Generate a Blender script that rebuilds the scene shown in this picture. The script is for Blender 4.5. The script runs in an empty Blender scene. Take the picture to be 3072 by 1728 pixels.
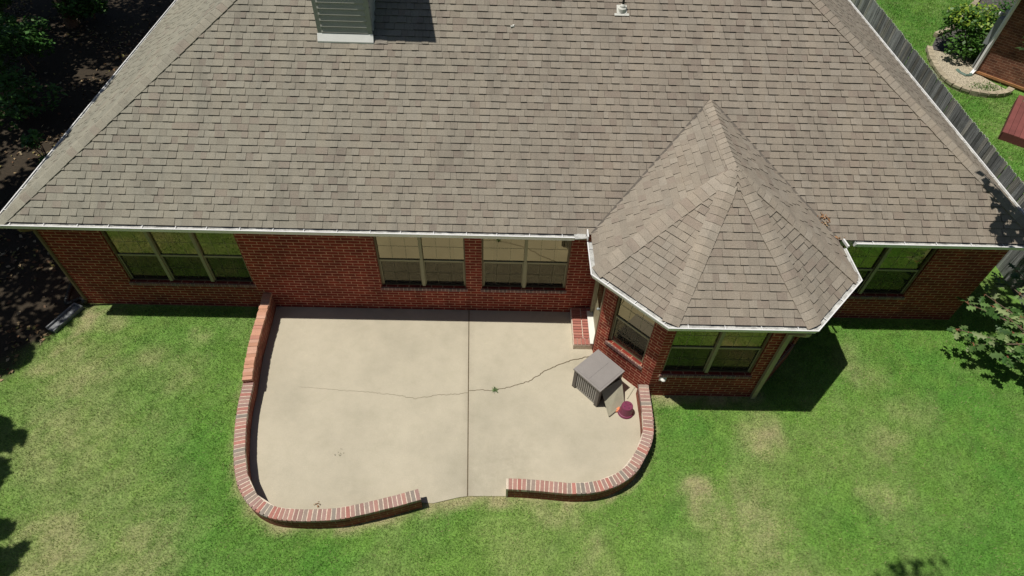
import bpy, math, random
import numpy as np
from mathutils import Vector, Matrix
PI = math.pi
SC = bpy.context.scene
COL = SC.collection
random.seed(7)
RNG = np.random.default_rng(11)

# ------------------------------------------------------------------ camera, sky, sun, exposure
cam_d = bpy.data.cameras.new("camera")
cam = bpy.data.objects.new("camera", cam_d); COL.objects.link(cam)
cam_d.sensor_width = 36.0; cam_d.lens = 36.0 * 1871.18 / 3072.0
cam_d.clip_start = 0.1; cam_d.clip_end = 2000.0
cam.location = (-0.3821, -8.7934, 10.6024)
cam.rotation_mode = 'XYZ'; cam.rotation_euler = (0.7292, -0.0289, 0.0008)
SC.camera = cam
TO_SUN = Vector((-0.345, -0.022, 1.0)).normalized()
SUN_EL = math.asin(TO_SUN.z); SUN_AZ = math.atan2(TO_SUN.x, TO_SUN.y)
world = bpy.data.worlds.new("World"); SC.world = world; world.use_nodes = True
wn = world.node_tree.nodes; wl = world.node_tree.links
bg = wn.get("Background") or wn.new("ShaderNodeBackground")
sky = wn.new("ShaderNodeTexSky"); sky.sky_type = 'NISHITA'; sky.sun_disc = False
sky.sun_elevation = SUN_EL; sky.sun_rotation = SUN_AZ
wl.new(sky.outputs[0], bg.inputs[0]); bg.inputs[1].default_value = 0.05
sun_d = bpy.data.lights.new("sun", 'SUN'); sun_d.energy = 5.0; sun_d.angle = math.radians(0.5)
sun_d.color = (1.0, 0.95, 0.86)
sun = bpy.data.objects.new("sun", sun_d); COL.objects.link(sun)
sun.rotation_mode = 'QUATERNION'; sun.rotation_quaternion = TO_SUN.to_track_quat('Z', 'Y')
sun.location = (-20, -2, 40)
SC.view_settings.view_transform = 'Standard'; SC.view_settings.look = 'None'
SC.view_settings.exposure = -0.30; SC.view_settings.gamma = 1.0
SC.render.engine = 'CYCLES'

# ------------------------------------------------------------------ measured layout (metres)
G = 0.379; HE = 2.6186; LX = -9.6858; RX = 10.0862        # gutter overhang, gutter height, gutter ends
XA, XB, XC, XD, YB = 1.2325, 2.4162, 4.9026, 6.074, -2.4779  # bay gutter corners
TN = 0.655                                                 # roof pitch
YBACK = 13.2
ZG = -0.016                                                 # lawn level
T22 = math.tan(math.radians(22.5))
WX0, WX1 = LX + G, RX - G                                  # house walls

# ------------------------------------------------------------------ helpers
def put(o, parent=None, **kw):
    COL.objects.link(o)
    if parent is not None: o.parent = parent
    for k, v in kw.items(): o[k] = v
    return o

def thing(name, label, cat, group=None, loc=(0, 0, 0), rz=0.0):
    o = bpy.data.objects.new(name, None); COL.objects.link(o)
    o.empty_display_size = 0.2; o.location = loc; o.rotation_euler = (0, 0, rz)
    o['label'] = label; o['category'] = cat
    if group: o['group'] = group
    return o

class MB:
    """collects polygons (with uv, tint and material slot) for ONE mesh"""
    def __init__(s): s.v = []; s.f = []; s.uv = []; s.t = []; s.m = []
    def poly(s, pts, uv=None, tint=(1, 1, 1), mi=0):
        b = len(s.v); s.v += [tuple(p) for p in pts]; s.f.append(tuple(range(b, b + len(pts))))
        s.uv.append(uv if uv is not None else [(0, 0)] * len(pts)); s.t.append(tint); s.m.append(mi)
    def box(s, c, d, rz=0.0, tint=(1, 1, 1), mi=0, M=None):
        x, y, z = d[0] / 2, d[1] / 2, d[2] / 2
        R = Matrix.Rotation(rz, 3, 'Z') if M is None else M
        P = [Vector(c) + R @ Vector((a * x, b * y, e * z)) for a in (-1, 1) for b in (-1, 1) for e in (-1, 1)]
        sz = (2 * x, 2 * y, 2 * z)
        for q, (i, j) in (((0, 1, 3, 2), (1, 2)), ((4, 6, 7, 5), (1, 2)), ((0, 4, 5, 1), (0, 2)), ((2, 3, 7, 6), (0, 2)), ((0, 2, 6, 4), (0, 1)), ((1, 5, 7, 3), (0, 1))):
            loc = [((k >> 2) & 1, (k >> 1) & 1, k & 1) for k in q]
            s.poly([P[k] for k in q], [(l[i] * sz[i], l[j] * sz[j]) for l in loc], tint, mi)
    def bar(s, a, b, w, h, up=(0, 0, 1), tint=(1, 1, 1), mi=0):
        a, b = Vector(a), Vector(b); d = (b - a); L = d.length; d.normalize()
        u = Vector(up); side = d.cross(u)
        if side.length < 1e-4: side = d.cross(Vector((1, 0, 0)))
        side.normalize(); u = side.cross(d)
        M = Matrix((d, side, u)).transposed()
        s.box((a + b) / 2, (L, w, h), M=M, tint=tint, mi=mi)
    def tube(s, pts, r, n=8, tint=(1, 1, 1), mi=0, cap=True):
        pts = [Vector(p) for p in pts]; rs = r if isinstance(r, (list, tuple)) else [r] * len(pts)
        rings = []; ref = None
        for i, p in enumerate(pts):
            d = (pts[min(i + 1, len(pts) - 1)] - pts[max(i - 1, 0)]).normalized()
            if ref is None:
                ref = d.cross(Vector((0, 0, 1)));
                if ref.length < 1e-3: ref = d.cross(Vector((1, 0, 0)))
            ref = (ref - d * ref.dot(d)).normalized(); w = d.cross(ref)
            rings.append([p + (ref * math.cos(2 * PI * k / n) + w * math.sin(2 * PI * k / n)) * rs[i] for k in range(n)])
        for a, b in zip(rings, rings[1:]):
            for k in range(n): s.poly([a[k], a[(k + 1) % n], b[(k + 1) % n], b[k]], None, tint, mi)
        if cap: s.poly(rings[0][::-1], None, tint, mi); s.poly(rings[-1], None, tint, mi)
    def lathe(s, c, prof, n=28, tint=(1, 1, 1), mi=0):
        c = Vector(c)
        R = [[c + Vector((r * math.cos(2 * PI * k / n), r * math.sin(2 * PI * k / n), z)) for k in range(n)] for r, z in prof]
        for a, b in zip(R, R[1:]):
            for k in range(n): s.poly([a[k], a[(k + 1) % n], b[(k + 1) % n], b[k]], None, tint, mi)
    def build(s, name, mats, parent=None, smooth=False, weld=False, **kw):
        me = bpy.data.meshes.new(name); me.from_pydata(s.v, [], s.f)
        uvl = me.uv_layers.new(name="UVMap")
        flat = [c for u in s.uv for p in u for c in p]
        uvl.data.foreach_set("uv", flat)
        ca = me.color_attributes.new("tint", 'FLOAT_COLOR', 'CORNER')
        fl = []
        for f, t in zip(s.f, s.t): fl += [t[0], t[1], t[2], 1.0] * len(f)
        ca.data.foreach_set("color", fl)
        for m in (mats if isinstance(mats, (list, tuple)) else [mats]): me.materials.append(m)
        me.polygons.foreach_set("material_index", s.m)
        if weld:
            import bmesh
            bm = bmesh.new(); bm.from_mesh(me); bmesh.ops.remove_doubles(bm, verts=bm.verts, dist=1e-4); bm.to_mesh(me); bm.free()
        if smooth: me.polygons.foreach_set("use_smooth", [True] * len(me.polygons))
        me.update()
        return put(bpy.data.objects.new(name, me), parent, **kw)

def np_mesh(name, verts, nper, mats, colors=None, parent=None, mi=None, **kw):
    """verts (n*nper,3) as n polygons of nper corners; colors (n,3) per polygon"""
    n = len(verts) // nper
    me = bpy.data.meshes.new(name)
    me.vertices.add(n * nper); me.vertices.foreach_set("co", np.ascontiguousarray(verts, dtype=np.float32).ravel())
    me.loops.add(n * nper); me.loops.foreach_set("vertex_index", np.arange(n * nper, dtype=np.int32))
    me.polygons.add(n); me.polygons.foreach_set("loop_start", np.arange(0, n * nper, nper, dtype=np.int32))
    me.update(calc_edges=True)
    if colors is not None:
        ca = me.color_attributes.new("tint", 'FLOAT_COLOR', 'POINT')
        c = np.ones((n * nper, 4), dtype=np.float32); c[:, :3] = np.repeat(colors, nper, 0)
        ca.data.foreach_set("color", c.ravel())
    for m in (mats if isinstance(mats, (list, tuple)) else [mats]): me.materials.append(m)
    return put(bpy.data.objects.new(name, me), parent, **kw)

# ---- materials
def mat(name): m = bpy.data.materials.new(name); m.use_nodes = True; return m, m.node_tree.nodes, m.node_tree.links, m.node_tree.nodes["Principled BSDF"]
def noise(N, Lk, scale, detail=4, rough=.6, vec=None, coord='Object'):
    t = N.new("ShaderNodeTexNoise"); t.inputs['Scale'].default_value = scale; t.inputs['Detail'].default_value = detail; t.inputs['Roughness'].default_value = rough
    if vec is None:
        tc = N.new("ShaderNodeTexCoord"); vec = tc.outputs[coord]
    Lk.new(vec, t.inputs['Vector']); return t.outputs['Fac']
def ramp(N, Lk, fac, stops):
    r = N.new("ShaderNodeValToRGB"); r.color_ramp.elements[0].position = stops[0][0]; r.color_ramp.elements[0].color = (*stops[0][1], 1)
    r.color_ramp.elements[1].position = stops[-1][0]; r.color_ramp.elements[1].color = (*stops[-1][1], 1)
    for p, c in stops[1:-1]:
        e = r.color_ramp.elements.new(p); e.color = (*c, 1)
    Lk.new(fac, r.inputs[0]); return r.outputs[0]
def mul(N, Lk, a, b, fac=1.0, mode='MULTIPLY'):
    m = N.new("ShaderNodeMix"); m.data_type = 'RGBA'; m.blend_type = mode; m.inputs[0].default_value = fac
    for s, x in ((m.inputs[6], a), (m.inputs[7], b)):
        if isinstance(x, tuple): s.default_value = (*x, 1)
        else: Lk.new(x, s)
    return m.outputs[2]
def bump(N, Lk, P, h, strength=.3, dist=.01):
    b = N.new("ShaderNodeBump"); b.inputs['Strength'].default_value = strength; b.inputs['Distance'].default_value = dist
    Lk.new(h, b.inputs['Height']); Lk.new(b.outputs[0], P.inputs['Normal'])
def simple(name, col, rough=.7, metal=0.0, var=.25, scale=6.0, tint=False, bumps=0.0, spec=.4, fine=0.0, finescale=120):
    m, N, Lk, P = mat(name)
    f = noise(N, Lk, scale)
    lo = tuple(c * (1 - var) for c in col); hi = tuple(min(1, c * (1 + var)) for c in col)
    c = ramp(N, Lk, f, [(.3, lo), (.7, hi)])
    if fine:
        f2 = noise(N, Lk, finescale, 2)
        c = mul(N, Lk, c, ramp(N, Lk, f2, [(.35, (1 - fine,) * 3), (.65, (1 + fine,) * 3)]))
    if tint:
        a = N.new("ShaderNodeAttribute"); a.attribute_name = "tint"; c = mul(N, Lk, c, a.outputs['Color'])
    Lk.new(c, P.inputs['Base Color'])
    P.inputs['Roughness'].default_value = rough; P.inputs['Metallic'].default_value = metal
    P.inputs['Specular IOR Level'].default_value = spec
    if bumps: bump(N, Lk, P, noise(N, Lk, finescale, 3), bumps, .004)
    return m

def brick_mat(name, c1, c2, mortar, bw=.238, bh=.079, ms=.0065, var=.35, blotch=(.75, 1.15)):
    m, N, Lk, P = mat(name)
    tc = N.new("ShaderNodeTexCoord")
    # slight wobble so courses are not ruler straight
    nz = N.new("ShaderNodeTexNoise"); nz.inputs['Scale'].default_value = 6; Lk.new(tc.outputs['UV'], nz.inputs['Vector'])
    sub = N.new("ShaderNodeVectorMath"); sub.operation = 'SUBTRACT'; Lk.new(nz.outputs['Color'], sub.inputs[0]); sub.inputs[1].default_value = (.5, .5, .5)
    sc = N.new("ShaderNodeVectorMath"); sc.operation = 'SCALE'; sc.inputs[3].default_value = .008; Lk.new(sub.outputs[0], sc.inputs[0])
    ad = N.new("ShaderNodeVectorMath"); ad.operation = 'ADD'; Lk.new(tc.outputs['UV'], ad.inputs[0]); Lk.new(sc.outputs[0], ad.inputs[1])
    b = N.new("ShaderNodeTexBrick"); Lk.new(ad.outputs[0], b.inputs['Vector'])
    b.inputs['Scale'].default_value = 1; b.inputs['Brick Width'].default_value = bw; b.inputs['Row Height'].default_value = bh
    b.inputs['Mortar Size'].default_value = ms; b.inputs['Mortar Smooth'].default_value = .1
    b.inputs['Color1'].default_value = (*c1, 1); b.inputs['Color2'].default_value = (*c2, 1); b.inputs['Mortar'].default_value = (*mortar, 1)
    c = mul(N, Lk, b.outputs['Color'], ramp(N, Lk, noise(N, Lk, 1.6), [(.3, (blotch[0],) * 3), (.7, (blotch[1],) * 3)]))
    c = mul(N, Lk, c, ramp(N, Lk, noise(N, Lk, 60, 2), [(.3, (.8,) * 3), (.7, (1.15,) * 3)]))
    c = mul(N, Lk, c, ramp(N, Lk, noise(N, Lk, 4.5, 5, .7), [(.35, (.72, .70, .70)), (.55, (1, 1, 1)), (.72, (1.25, 1.3, 1.3))]))
    a = N.new("ShaderNodeAttribute"); a.attribute_name = "tint"; c = mul(N, Lk, c, a.outputs['Color'])
    Lk.new(c, P.inputs['Base Color']); P.inputs['Roughness'].default_value = .85; P.inputs['Specular IOR Level'].default_value = .25
    inv = N.new("ShaderNodeMath"); inv.operation = 'SUBTRACT'; inv.inputs[0].default_value = 1.0; Lk.new(b.outputs['Fac'], inv.inputs[1])
    bump(N, Lk, P, inv.outputs[0], .6, .006)
    return m

M_BRICK = brick_mat("red_brick", (.31, .044, .027), (.20, .030, .022), (.62, .35, .22), ms=.0072)
M_BRICKLOW = brick_mat("low_wall_brick", (.32, .085, .055), (.21, .06, .045), (.40, .25, .17))
M_NBRICK = brick_mat("brown_brick", (.24, .10, .06), (.13, .055, .035), (.34, .22, .15), blotch=(.6, 1.3))
M_CAP = simple("cap_brick", (1, 1, 1), .85, var=.12, scale=9, tint=True, fine=.12, finescale=90, bumps=.2)
M_MORTAR = simple("mortar", (.66, .57, .46), .95, var=.2, scale=20, fine=.2)
M_SHINGLE = simple("asphalt_shingle", (1, 1, 1), .93, var=.07, scale=1.1, tint=True, fine=.16, finescale=70, bumps=.35, spec=.2)
def _weather(m):
    N = m.node_tree.nodes; Lk = m.node_tree.links; P = N["Principled BSDF"]
    src = P.inputs['Base Color'].links[0].from_socket
    tc = N.new("ShaderNodeTexCoord"); mp = N.new("ShaderNodeMapping"); mp.inputs['Scale'].default_value = (2.2, .35, .35); Lk.new(tc.outputs['Object'], mp.inputs['Vector'])
    f = noise(N, Lk, 1.3, 5, .65, mp.outputs[0])
    Lk.new(mul(N, Lk, src, ramp(N, Lk, f, [(.25, (.8, .81, .82)), (.5, (1, 1, 1)), (.75, (1.07, 1.05, 1.02))])), P.inputs['Base Color'])
_weather(M_SHINGLE)
M_GUTTER = simple("white_gutter_paint", (.80, .80, .80), .45, var=.05, scale=3)
M_TROUGH = simple("dirty_gutter_trough", (.46, .46, .44), .7, var=.35, scale=7, fine=.2, finescale=60)
M_FLASH = simple("cream_flashing", (.88, .88, .85), .5, var=.04, scale=6)
M_SIDING = simple("sage_siding", (.47, .465, .42), .7, var=.07, scale=4)
M_TRIM = simple("sage_trim", (.37, .39, .335), .7, var=.08, scale=4)
M_TAN = simple("tan_window_frame", (.34, .31, .195), .6, var=.08, scale=5)
M_BROWNF = simple("brown_outer_frame", (.20, .15, .085), .6, var=.1)
M_SOFFIT = simple("beige_soffit", (.45, .42, .33), .8, var=.06)
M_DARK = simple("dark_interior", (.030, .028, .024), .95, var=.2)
M_CURTAIN = simple("pale_blind", (.42, .39, .28), .9, var=.1)
M_LEAD = simple("vent_boot_white", (.62, .62, .57), .6, var=.12, scale=30)
M_BLACK = simple("black_plastic", (.015, .016, .015), .5, var=.2)
M_GREYPL = simple("grey_plastic_lid", (.27, .25, .24), .55, var=.07, scale=3, fine=.06, finescale=90)
M_GREYPL2 = simple("dark_grey_plastic", (.13, .115, .105), .6, var=.1)
M_PANEL = simple("beige_board", (.42, .40, .30), .75, var=.08, fine=.08)
M_MAROON = simple("maroon_plastic", (.20, .035, .085), .45, var=.1, spec=.5)
M_ORANGE = simple("orange_clay", (.75, .26, .13), .8, var=.1)
M_FENCE = simple("weathered_fence_wood", (1, 1, 1), .95, var=.2, scale=3, tint=True, fine=.2, finescale=45)
def _streak(m, sc, lo, hi):
    N = m.node_tree.nodes; Lk = m.node_tree.links; P = N["Principled BSDF"]; src = P.inputs['Base Color'].links[0].from_socket
    tc = N.new("ShaderNodeTexCoord"); mp = N.new("ShaderNodeMapping"); mp.inputs['Scale'].default_value = sc; Lk.new(tc.outputs['Object'], mp.inputs['Vector'])
    f = noise(N, Lk, 1.0, 4, .7, mp.outputs[0]); Lk.new(mul(N, Lk, src, ramp(N, Lk, f, [(.35, (lo,) * 3), (.65, (hi,) * 3)])), P.inputs['Base Color'])
_streak(M_FENCE, (34, 34, 1.2), .40, 1.6)
M_STONE = simple("edging_stone", (.36, .31, .22), .9, var=.25, scale=8, tint=True, fine=.15, bumps=.4)
M_GRAVEL = simple("pale_gravel", (.40, .35, .26), .95, var=.3, scale=25, fine=.45, finescale=28, bumps=1.0)
M_MULCH = simple("grey_mulch", (.085, .08, .075), .95, var=.4, scale=25, fine=.5, finescale=30, bumps=1.0)
M_DECK = simple("red_deck_paint", (.20, .062, .055), .8, var=.15, scale=3, tint=True)
M_GREYM = simple("grey_metal_paint", (.30, .33, .34), .5, var=.08)
M_SPLASH = simple("grey_splash_block", (.20, .21, .22), .8, var=.35, scale=12, fine=.2)
M_BARK = simple("bark", (.16, .12, .085), .95, var=.35, scale=12, fine=.3, finescale=40, bumps=.5)
M_GLASSW = simple("white_plastic", (.75, .75, .70), .5, var=.04)
M_ROOM = simple("inner_wall_boards", (.25, .23, .20), .9, var=.1)

def leaf_mat(name, col, trans=.35, rough=.55):
    m, N, Lk, P = mat(name)
    a = N.new("ShaderNodeAttribute"); a.attribute_name = "tint"
    c = mul(N, Lk, a.outputs['Color'], col)
    Lk.new(c, P.inputs['Base Color']); P.inputs['Roughness'].default_value = rough; P.inputs['Specular IOR Level'].default_value = .35
    if trans:
        t = N.new("ShaderNodeBsdfTranslucent"); Lk.new(c, t.inputs[0])
        mx = N.new("ShaderNodeMixShader"); mx.inputs[0].default_value = trans
        Lk.new(P.outputs[0], mx.inputs[1]); Lk.new(t.outputs[0], mx.inputs[2]); Lk.new(mx.outputs[0], N["Material Output"].inputs['Surface'])
    return m
M_GRASS = leaf_mat("grass_blades", (1, 1, 1), .3, .6)
M_LEAF = leaf_mat("tree_leaf", (1, 1, 1), .3, .45)
M_LITTER = leaf_mat("dry_leaf", (1, 1, 1), .0, .8)

def glass_mat(name, refl, clear):
    m, N, Lk, P = mat(name)
    N.remove(P)
    t = N.new("ShaderNodeBsdfTransparent"); t.inputs[0].default_value = (clear, clear, clear * .93, 1)
    g = N.new("ShaderNodeBsdfGlossy"); g.inputs['Roughness'].default_value = .01; g.inputs[0].default_value = (.95, .87, .60, 1)
    mx = N.new("ShaderNodeMixShader"); mx.inputs[0].default_value = refl
    Lk.new(t.outputs[0], mx.inputs[1]); Lk.new(g.outputs[0], mx.inputs[2]); Lk.new(mx.outputs[0], N["Material Output"].inputs['Surface'])
    return m
M_GLASS = glass_mat("window_glass", .255, .36)
def screen_mat():
    m, N, Lk, P = mat("insect_screen")
    P.inputs['Base Color'].default_value = (.03, .03, .028, 1); P.inputs['Roughness'].default_value = .8; P.inputs['Specular IOR Level'].default_value = .1
    t = N.new("ShaderNodeBsdfTransparent"); mx = N.new("ShaderNodeMixShader"); mx.inputs[0].default_value = .52
    Lk.new(P.outputs[0], mx.inputs[1]); Lk.new(t.outputs[0], mx.inputs[2]); Lk.new(mx.outputs[0], N["Material Output"].inputs['Surface'])
    return m
M_SCREEN = screen_mat()

def concrete():
    m, N, Lk, P = mat("patio_concrete")
    c = ramp(N, Lk, noise(N, Lk, .55, 5, .6), [(.28, (.41, .375, .29)), (.5, (.49, .445, .345)), (.72, (.545, .495, .385))])
    c = mul(N, Lk, c, ramp(N, Lk, noise(N, Lk, 3.2, 5, .7), [(.3, (.93, .935, .92)), (.55, (1.0, 1.0, 1.0)), (.8, (1.04, 1.035, 1.02))]))
    c = mul(N, Lk, c, ramp(N, Lk, noise(N, Lk, 55, 3), [(.3, (.93,) * 3), (.7, (1.06,) * 3)]))
    tc = N.new("ShaderNodeTexCoord")
    # pale scuffs
    c = mul(N, Lk, c, ramp(N, Lk, noise(N, Lk, 7.5, 6, .75), [(.60, (1, 1, 1)), (.74, (1.13, 1.12, 1.09))]))
    # dirt gathered along the joint and the house wall
    sx = N.new("ShaderNodeSeparateXYZ"); Lk.new(tc.outputs['Object'], sx.inputs[0])
    def M_(op, a, b):
        q = N.new("ShaderNodeMath"); q.operation = op
        for k, z in ((0, a), (1, b)):
            if isinstance(z, (int, float)): q.inputs[k].default_value = z
            elif z is not None: Lk.new(z, q.inputs[k])
        return q.outputs[0]
    dj = M_('ABSOLUTE', M_('ADD', M_('ADD', sx.outputs[0], 1.031), M_('MULTIPLY', sx.outputs[1], .041)), None)
    dw = M_('ABSOLUTE', sx.outputs[1], None)
    for dd, wd, k in ((dj, .14, .30), (dw, .30, .35)):
        mr = N.new("ShaderNodeMapRange"); mr.inputs[1].default_value = 0; mr.inputs[2].default_value = wd; mr.inputs[3].default_value = k; mr.inputs[4].default_value = 0; Lk.new(dd, mr.inputs[0])
        st = N.new("ShaderNodeMapRange"); st.inputs[1].default_value = .3; st.inputs[2].default_value = .65; Lk.new(noise(N, Lk, 3.5, 5, .7), st.inputs[0])
        mx = N.new("ShaderNodeMix"); mx.data_type = 'RGBA'; Lk.new(M_('MULTIPLY', mr.outputs[0], st.outputs[0]), mx.inputs[0]); Lk.new(c, mx.inputs[6]); mx.inputs[7].default_value = (.24, .20, .15, 1); c = mx.outputs[2]
    # damp grey-green stains
    for (x, y, r, k) in ((-.1, -3.55, .95, .22), (-.75, -4.0, .5, .12), (-4.2, -2.9, .7, .06), (.2, -.9, .6, .10), (1.2, -1.3, .4, .22), (-2.6, -3.0, .7, .08), (-2.9, -4.2, .5, .10)):
        vm = N.new("ShaderNodeVectorMath"); vm.operation = 'DISTANCE'; Lk.new(tc.outputs['Object'], vm.inputs[0]); vm.inputs[1].default_value = (x, y, 0)
        mr = N.new("ShaderNodeMapRange"); mr.inputs[1].default_value = 0; mr.inputs[2].default_value = r; mr.inputs[3].default_value = k; mr.inputs[4].default_value = 0; Lk.new(vm.outputs['Value'], mr.inputs[0])
        n2 = noise(N, Lk, 5, 4, .7); mm = N.new("ShaderNodeMath"); mm.operation = 'MULTIPLY'; Lk.new(mr.outputs[0], mm.inputs[0])
        st = N.new("ShaderNodeMapRange"); st.inputs[1].default_value = .35; st.inputs[2].default_value = .6; Lk.new(n2, st.inputs[0]); Lk.new(st.outputs[0], mm.inputs[1])
        mx = N.new("ShaderNodeMix"); mx.data_type = 'RGBA'; Lk.new(mm.outputs[0], mx.inputs[0]); Lk.new(c, mx.inputs[6]); mx.inputs[7].default_value = (.16, .15, .10, 1); c = mx.outputs[2]
    Lk.new(c, P.inputs['Base Color']); P.inputs['Roughness'].default_value = .85; P.inputs['Specular IOR Level'].default_value = .3
    bump(N, Lk, P, noise(N, Lk, 60, 3), .15, .004)
    return m
M_CONC = concrete()
M_CRACK = simple("crack_dirt", (.13, .10, .06), .95, var=.4, scale=30)

# ------------------------------------------------------------------ numpy noise for lawn colour
def _hash(ix, iy, s): 
    h = (ix.astype(np.int64) * 374761393 + iy.astype(np.int64) * 668265263 + s * 974634777) & 0x7fffffff
    h = ((h ^ (h >> 13)) * 1274126177) & 0x7fffffff
    return ((h ^ (h >> 16)) & 0xffff) / 65535.0
def vnoise(x, y, s):
    ix = np.floor(x); iy = np.floor(y); fx = x - ix; fy = y - iy; fx = fx * fx * (3 - 2 * fx); fy = fy * fy * (3 - 2 * fy)
    a = _hash(ix, iy, s); b = _hash(ix + 1, iy, s); c = _hash(ix, iy + 1, s); d = _hash(ix + 1, iy + 1, s)
    return (a * (1 - fx) + b * fx) * (1 - fy) + (c * (1 - fx) + d * fx) * fy
def fbm(x, y, f, s, o=4):
    t = 0; a = .5; tot = 0
    for i in range(o): t = t + a * vnoise(x * f + 17.3 * i, y * f + 9.1 * i, s + i); tot += a; a *= .55; f *= 2.1
    return t / tot
def sstep(v, a, b): t = np.clip((v - a) / (b - a), 0, 1); return t * t * (3 - 2 * t)
PATIO_IN = None
L_HIGH = [(-5.325, -.003), (-5.30, -.41), (-5.27, -1.08), (-5.245, -1.46), (-5.145, -2.19)]
L_LOW = [(-5.1455, -2.178), (-5.115, -2.58), (-5.06, -2.96), (-4.973, -3.355), (-4.87, -3.73), (-4.78, -3.967), (-4.675, -4.18), (-4.54, -4.365), (-4.39, -4.517), (-4.21, -4.63), (-3.96, -4.71), (-3.64, -4.735), (-3.3, -4.73), (-2.95, -4.70), (-2.65, -4.635), (-2.33, -4.55), (-2.07, -4.48), (-1.655, -4.35)]
R_LOW = [(-.155, -4.145), (.105, -4.153), (.505, -4.18), (.87, -4.213), (1.16, -4.206), (1.41, -4.167), (1.68, -4.07), (1.87, -3.965), (2.04, -3.82), (2.18, -3.62), (2.335, -3.36), (2.415, -3.145), (2.455, -2.91), (2.47, -2.66), (2.472, -2.37), (2.478, -2.075)]
EDGE = [(-1.655, -4.42), (-1.45, -4.365), (-1.219, -4.304), (-1.0, -4.25), (-.855, -4.228), (-.583, -4.224), (-.155, -4.235)]
BW = [(XA + G, 0), (XA + G, YB + XB - XA + G * T22 + .0), (XB + G * T22, YB + G), (XC - G * T22, YB + G), (XD - G, YB + (XD - XC) + G * T22), (XD - G, 0)]
# exact 45 degree corners of the bay wall
_c = XB + G * T22 + YB + G
BW[1] = (XA + G, _c - (XA + G)); _c2 = XC - G * T22 - (YB + G); BW[4] = (XD - G, (XD - G) - _c2)

EDGES = [L_HIGH + L_LOW[1:], EDGE, R_LOW, [BW[2], BW[3]]]
DRY = [(4.8, -3.1, .45, .55), (4.7, -2.75, .3, .3), (3.2, -4.05, .30, .65), (3.25, -4.4, .28, .4), (4.1, -4.5, .7, .32), (3.8, -5.2, .8, .25), (6.7, -4.15, .35, .25), (7.0, -3.1, .4, .3), (7.0, -1.4, .5, .25),
       (.6, -4.55, .45, .35), (-7.6, -5.2, .7, .4), (-6.2, -5.3, .8, .32), (-6.9, -4.6, 1.2, .15), (-6.6, -.9, .3, .2), (-7.4, -1.5, .35, .2), (-8.6, -1.9, .6, .3), (-9.0, -1.4, .5, .45), (-6.6, -1.9, .5, .15), (-8.2, -3.2, 1.2, .2),
       (.0, -5.3, .6, .15), (1.2, -5.3, .6, .2), (7.8, -2.4, .5, .2), (-9.2, -.4, .35, .8), (-8.85, -.35, .4, .6), (4.6, -5.6, .7, .2)]
LUSH = [(-5.7, -3.2, .8, .5), (-5.5, -4.3, .6, .5), (-4.6, -5.1, .9, .5), (-3.2, -5.4, .9, .4), (-1.3, -4.9, .7, .35), (1.4, -4.6, .6, .3), (3.0, -3.0, .7, .4), (-5.9, -1.6, .7, .35), (5.6, -4.7, .8, .25), (7.6, -3.8, 1.0, .25), (8.5, -5.2, 1.2, .25), (-7.9, -1.0, .35, .4), (-8.6, -2.6, .35, .4)]
def lawn_col(x, y):
    n1 = fbm(x, y, .55, 3); n2 = fbm(x, y, 2.4, 9); n3 = fbm(x, y, 11.0, 21, 3); n4 = fbm(x * 1.3, y, 4.5, 61, 4)
    base = np.array([.186, .330, .060]); green = np.array([.110, .278, .038]); olive = np.array([.268, .350, .112]); tan = np.array([.47, .40, .22])
    g = sstep(n1 * .4 + n2 * .3 + n4 * .3, .36, .64)
    ol = sstep(fbm(x + 40, y - 13, .9, 31) * .45 + n2 * .25 + n4 * .3, .47, .66)
    left = np.clip((-5.9 - x) / 2.0, 0, 1)
    ol = np.clip(ol * .7 + left * .28, 0, 1); g = np.clip(g * .8 + np.clip((x - 2) / 6, 0, 1) * .22 - left * .15, 0, 1)
    dry = np.zeros_like(x); lush = np.zeros_like(x)
    wx = x + (fbm(x, y, 1.7, 77) - .5) * 1.1; wy = y + (fbm(x, y, 1.7, 87) - .5) * .9
    tear = sstep(n4 * .6 + n3 * .4, .30, .62)
    for (a, b, r, k) in DRY: dry = np.maximum(dry, k * np.clip(1.35 - np.hypot(wx - a, wy - b) / r, 0, 1) * (.35 + .65 * tear))
    for (a, b, r, k) in LUSH: lush = np.maximum(lush, k * np.clip(1.3 - np.hypot(wx - a, wy - b) / r, 0, 1) * (.5 + .5 * tear))
    near = (x > -6.5) & (x < 5.5) & (y > -5.6) & (y < .4); e = np.zeros_like(x)
    for pl in EDGES:
        dd = np.full(near.sum(), 9.0); xn = x[near]; yn = y[near]
        for (x1, y1), (x2, y2) in zip(pl, pl[1:]):
            ux, uy = x2 - x1, y2 - y1; t = np.clip(((xn - x1) * ux + (yn - y1) * uy) / (ux * ux + uy * uy), 0, 1); dd = np.minimum(dd, np.hypot(xn - x1 - t * ux, yn - y1 - t * uy))
        e[near] = np.maximum(e[near], np.clip(1 - (dd - .10) / .16, 0, 1))
    dry = np.maximum(dry, e * (.15 + .85 * tear) * .75)
    c = base[None] * (1 - g[:, None]) + green[None] * g[:, None]
    c = c * (1 - ol[:, None] * .75) + olive[None] * ol[:, None] * .75
    c = c * (1 - lush[:, None]) + (green * np.array([.85, .95, .8]))[None] * lush[:, None]
    c = c * (1 - dry[:, None] * .8) + tan[None] * dry[:, None] * .8
    return c * 1.08 * (.72 + .56 * n3[:, None]), dry
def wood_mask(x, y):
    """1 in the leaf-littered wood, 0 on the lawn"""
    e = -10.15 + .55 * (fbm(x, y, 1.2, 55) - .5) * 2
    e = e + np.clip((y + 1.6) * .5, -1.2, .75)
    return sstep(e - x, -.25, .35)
def zground(x, y): return ZG + .018 * (fbm(x, y, .9, 90) - .5)

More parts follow.
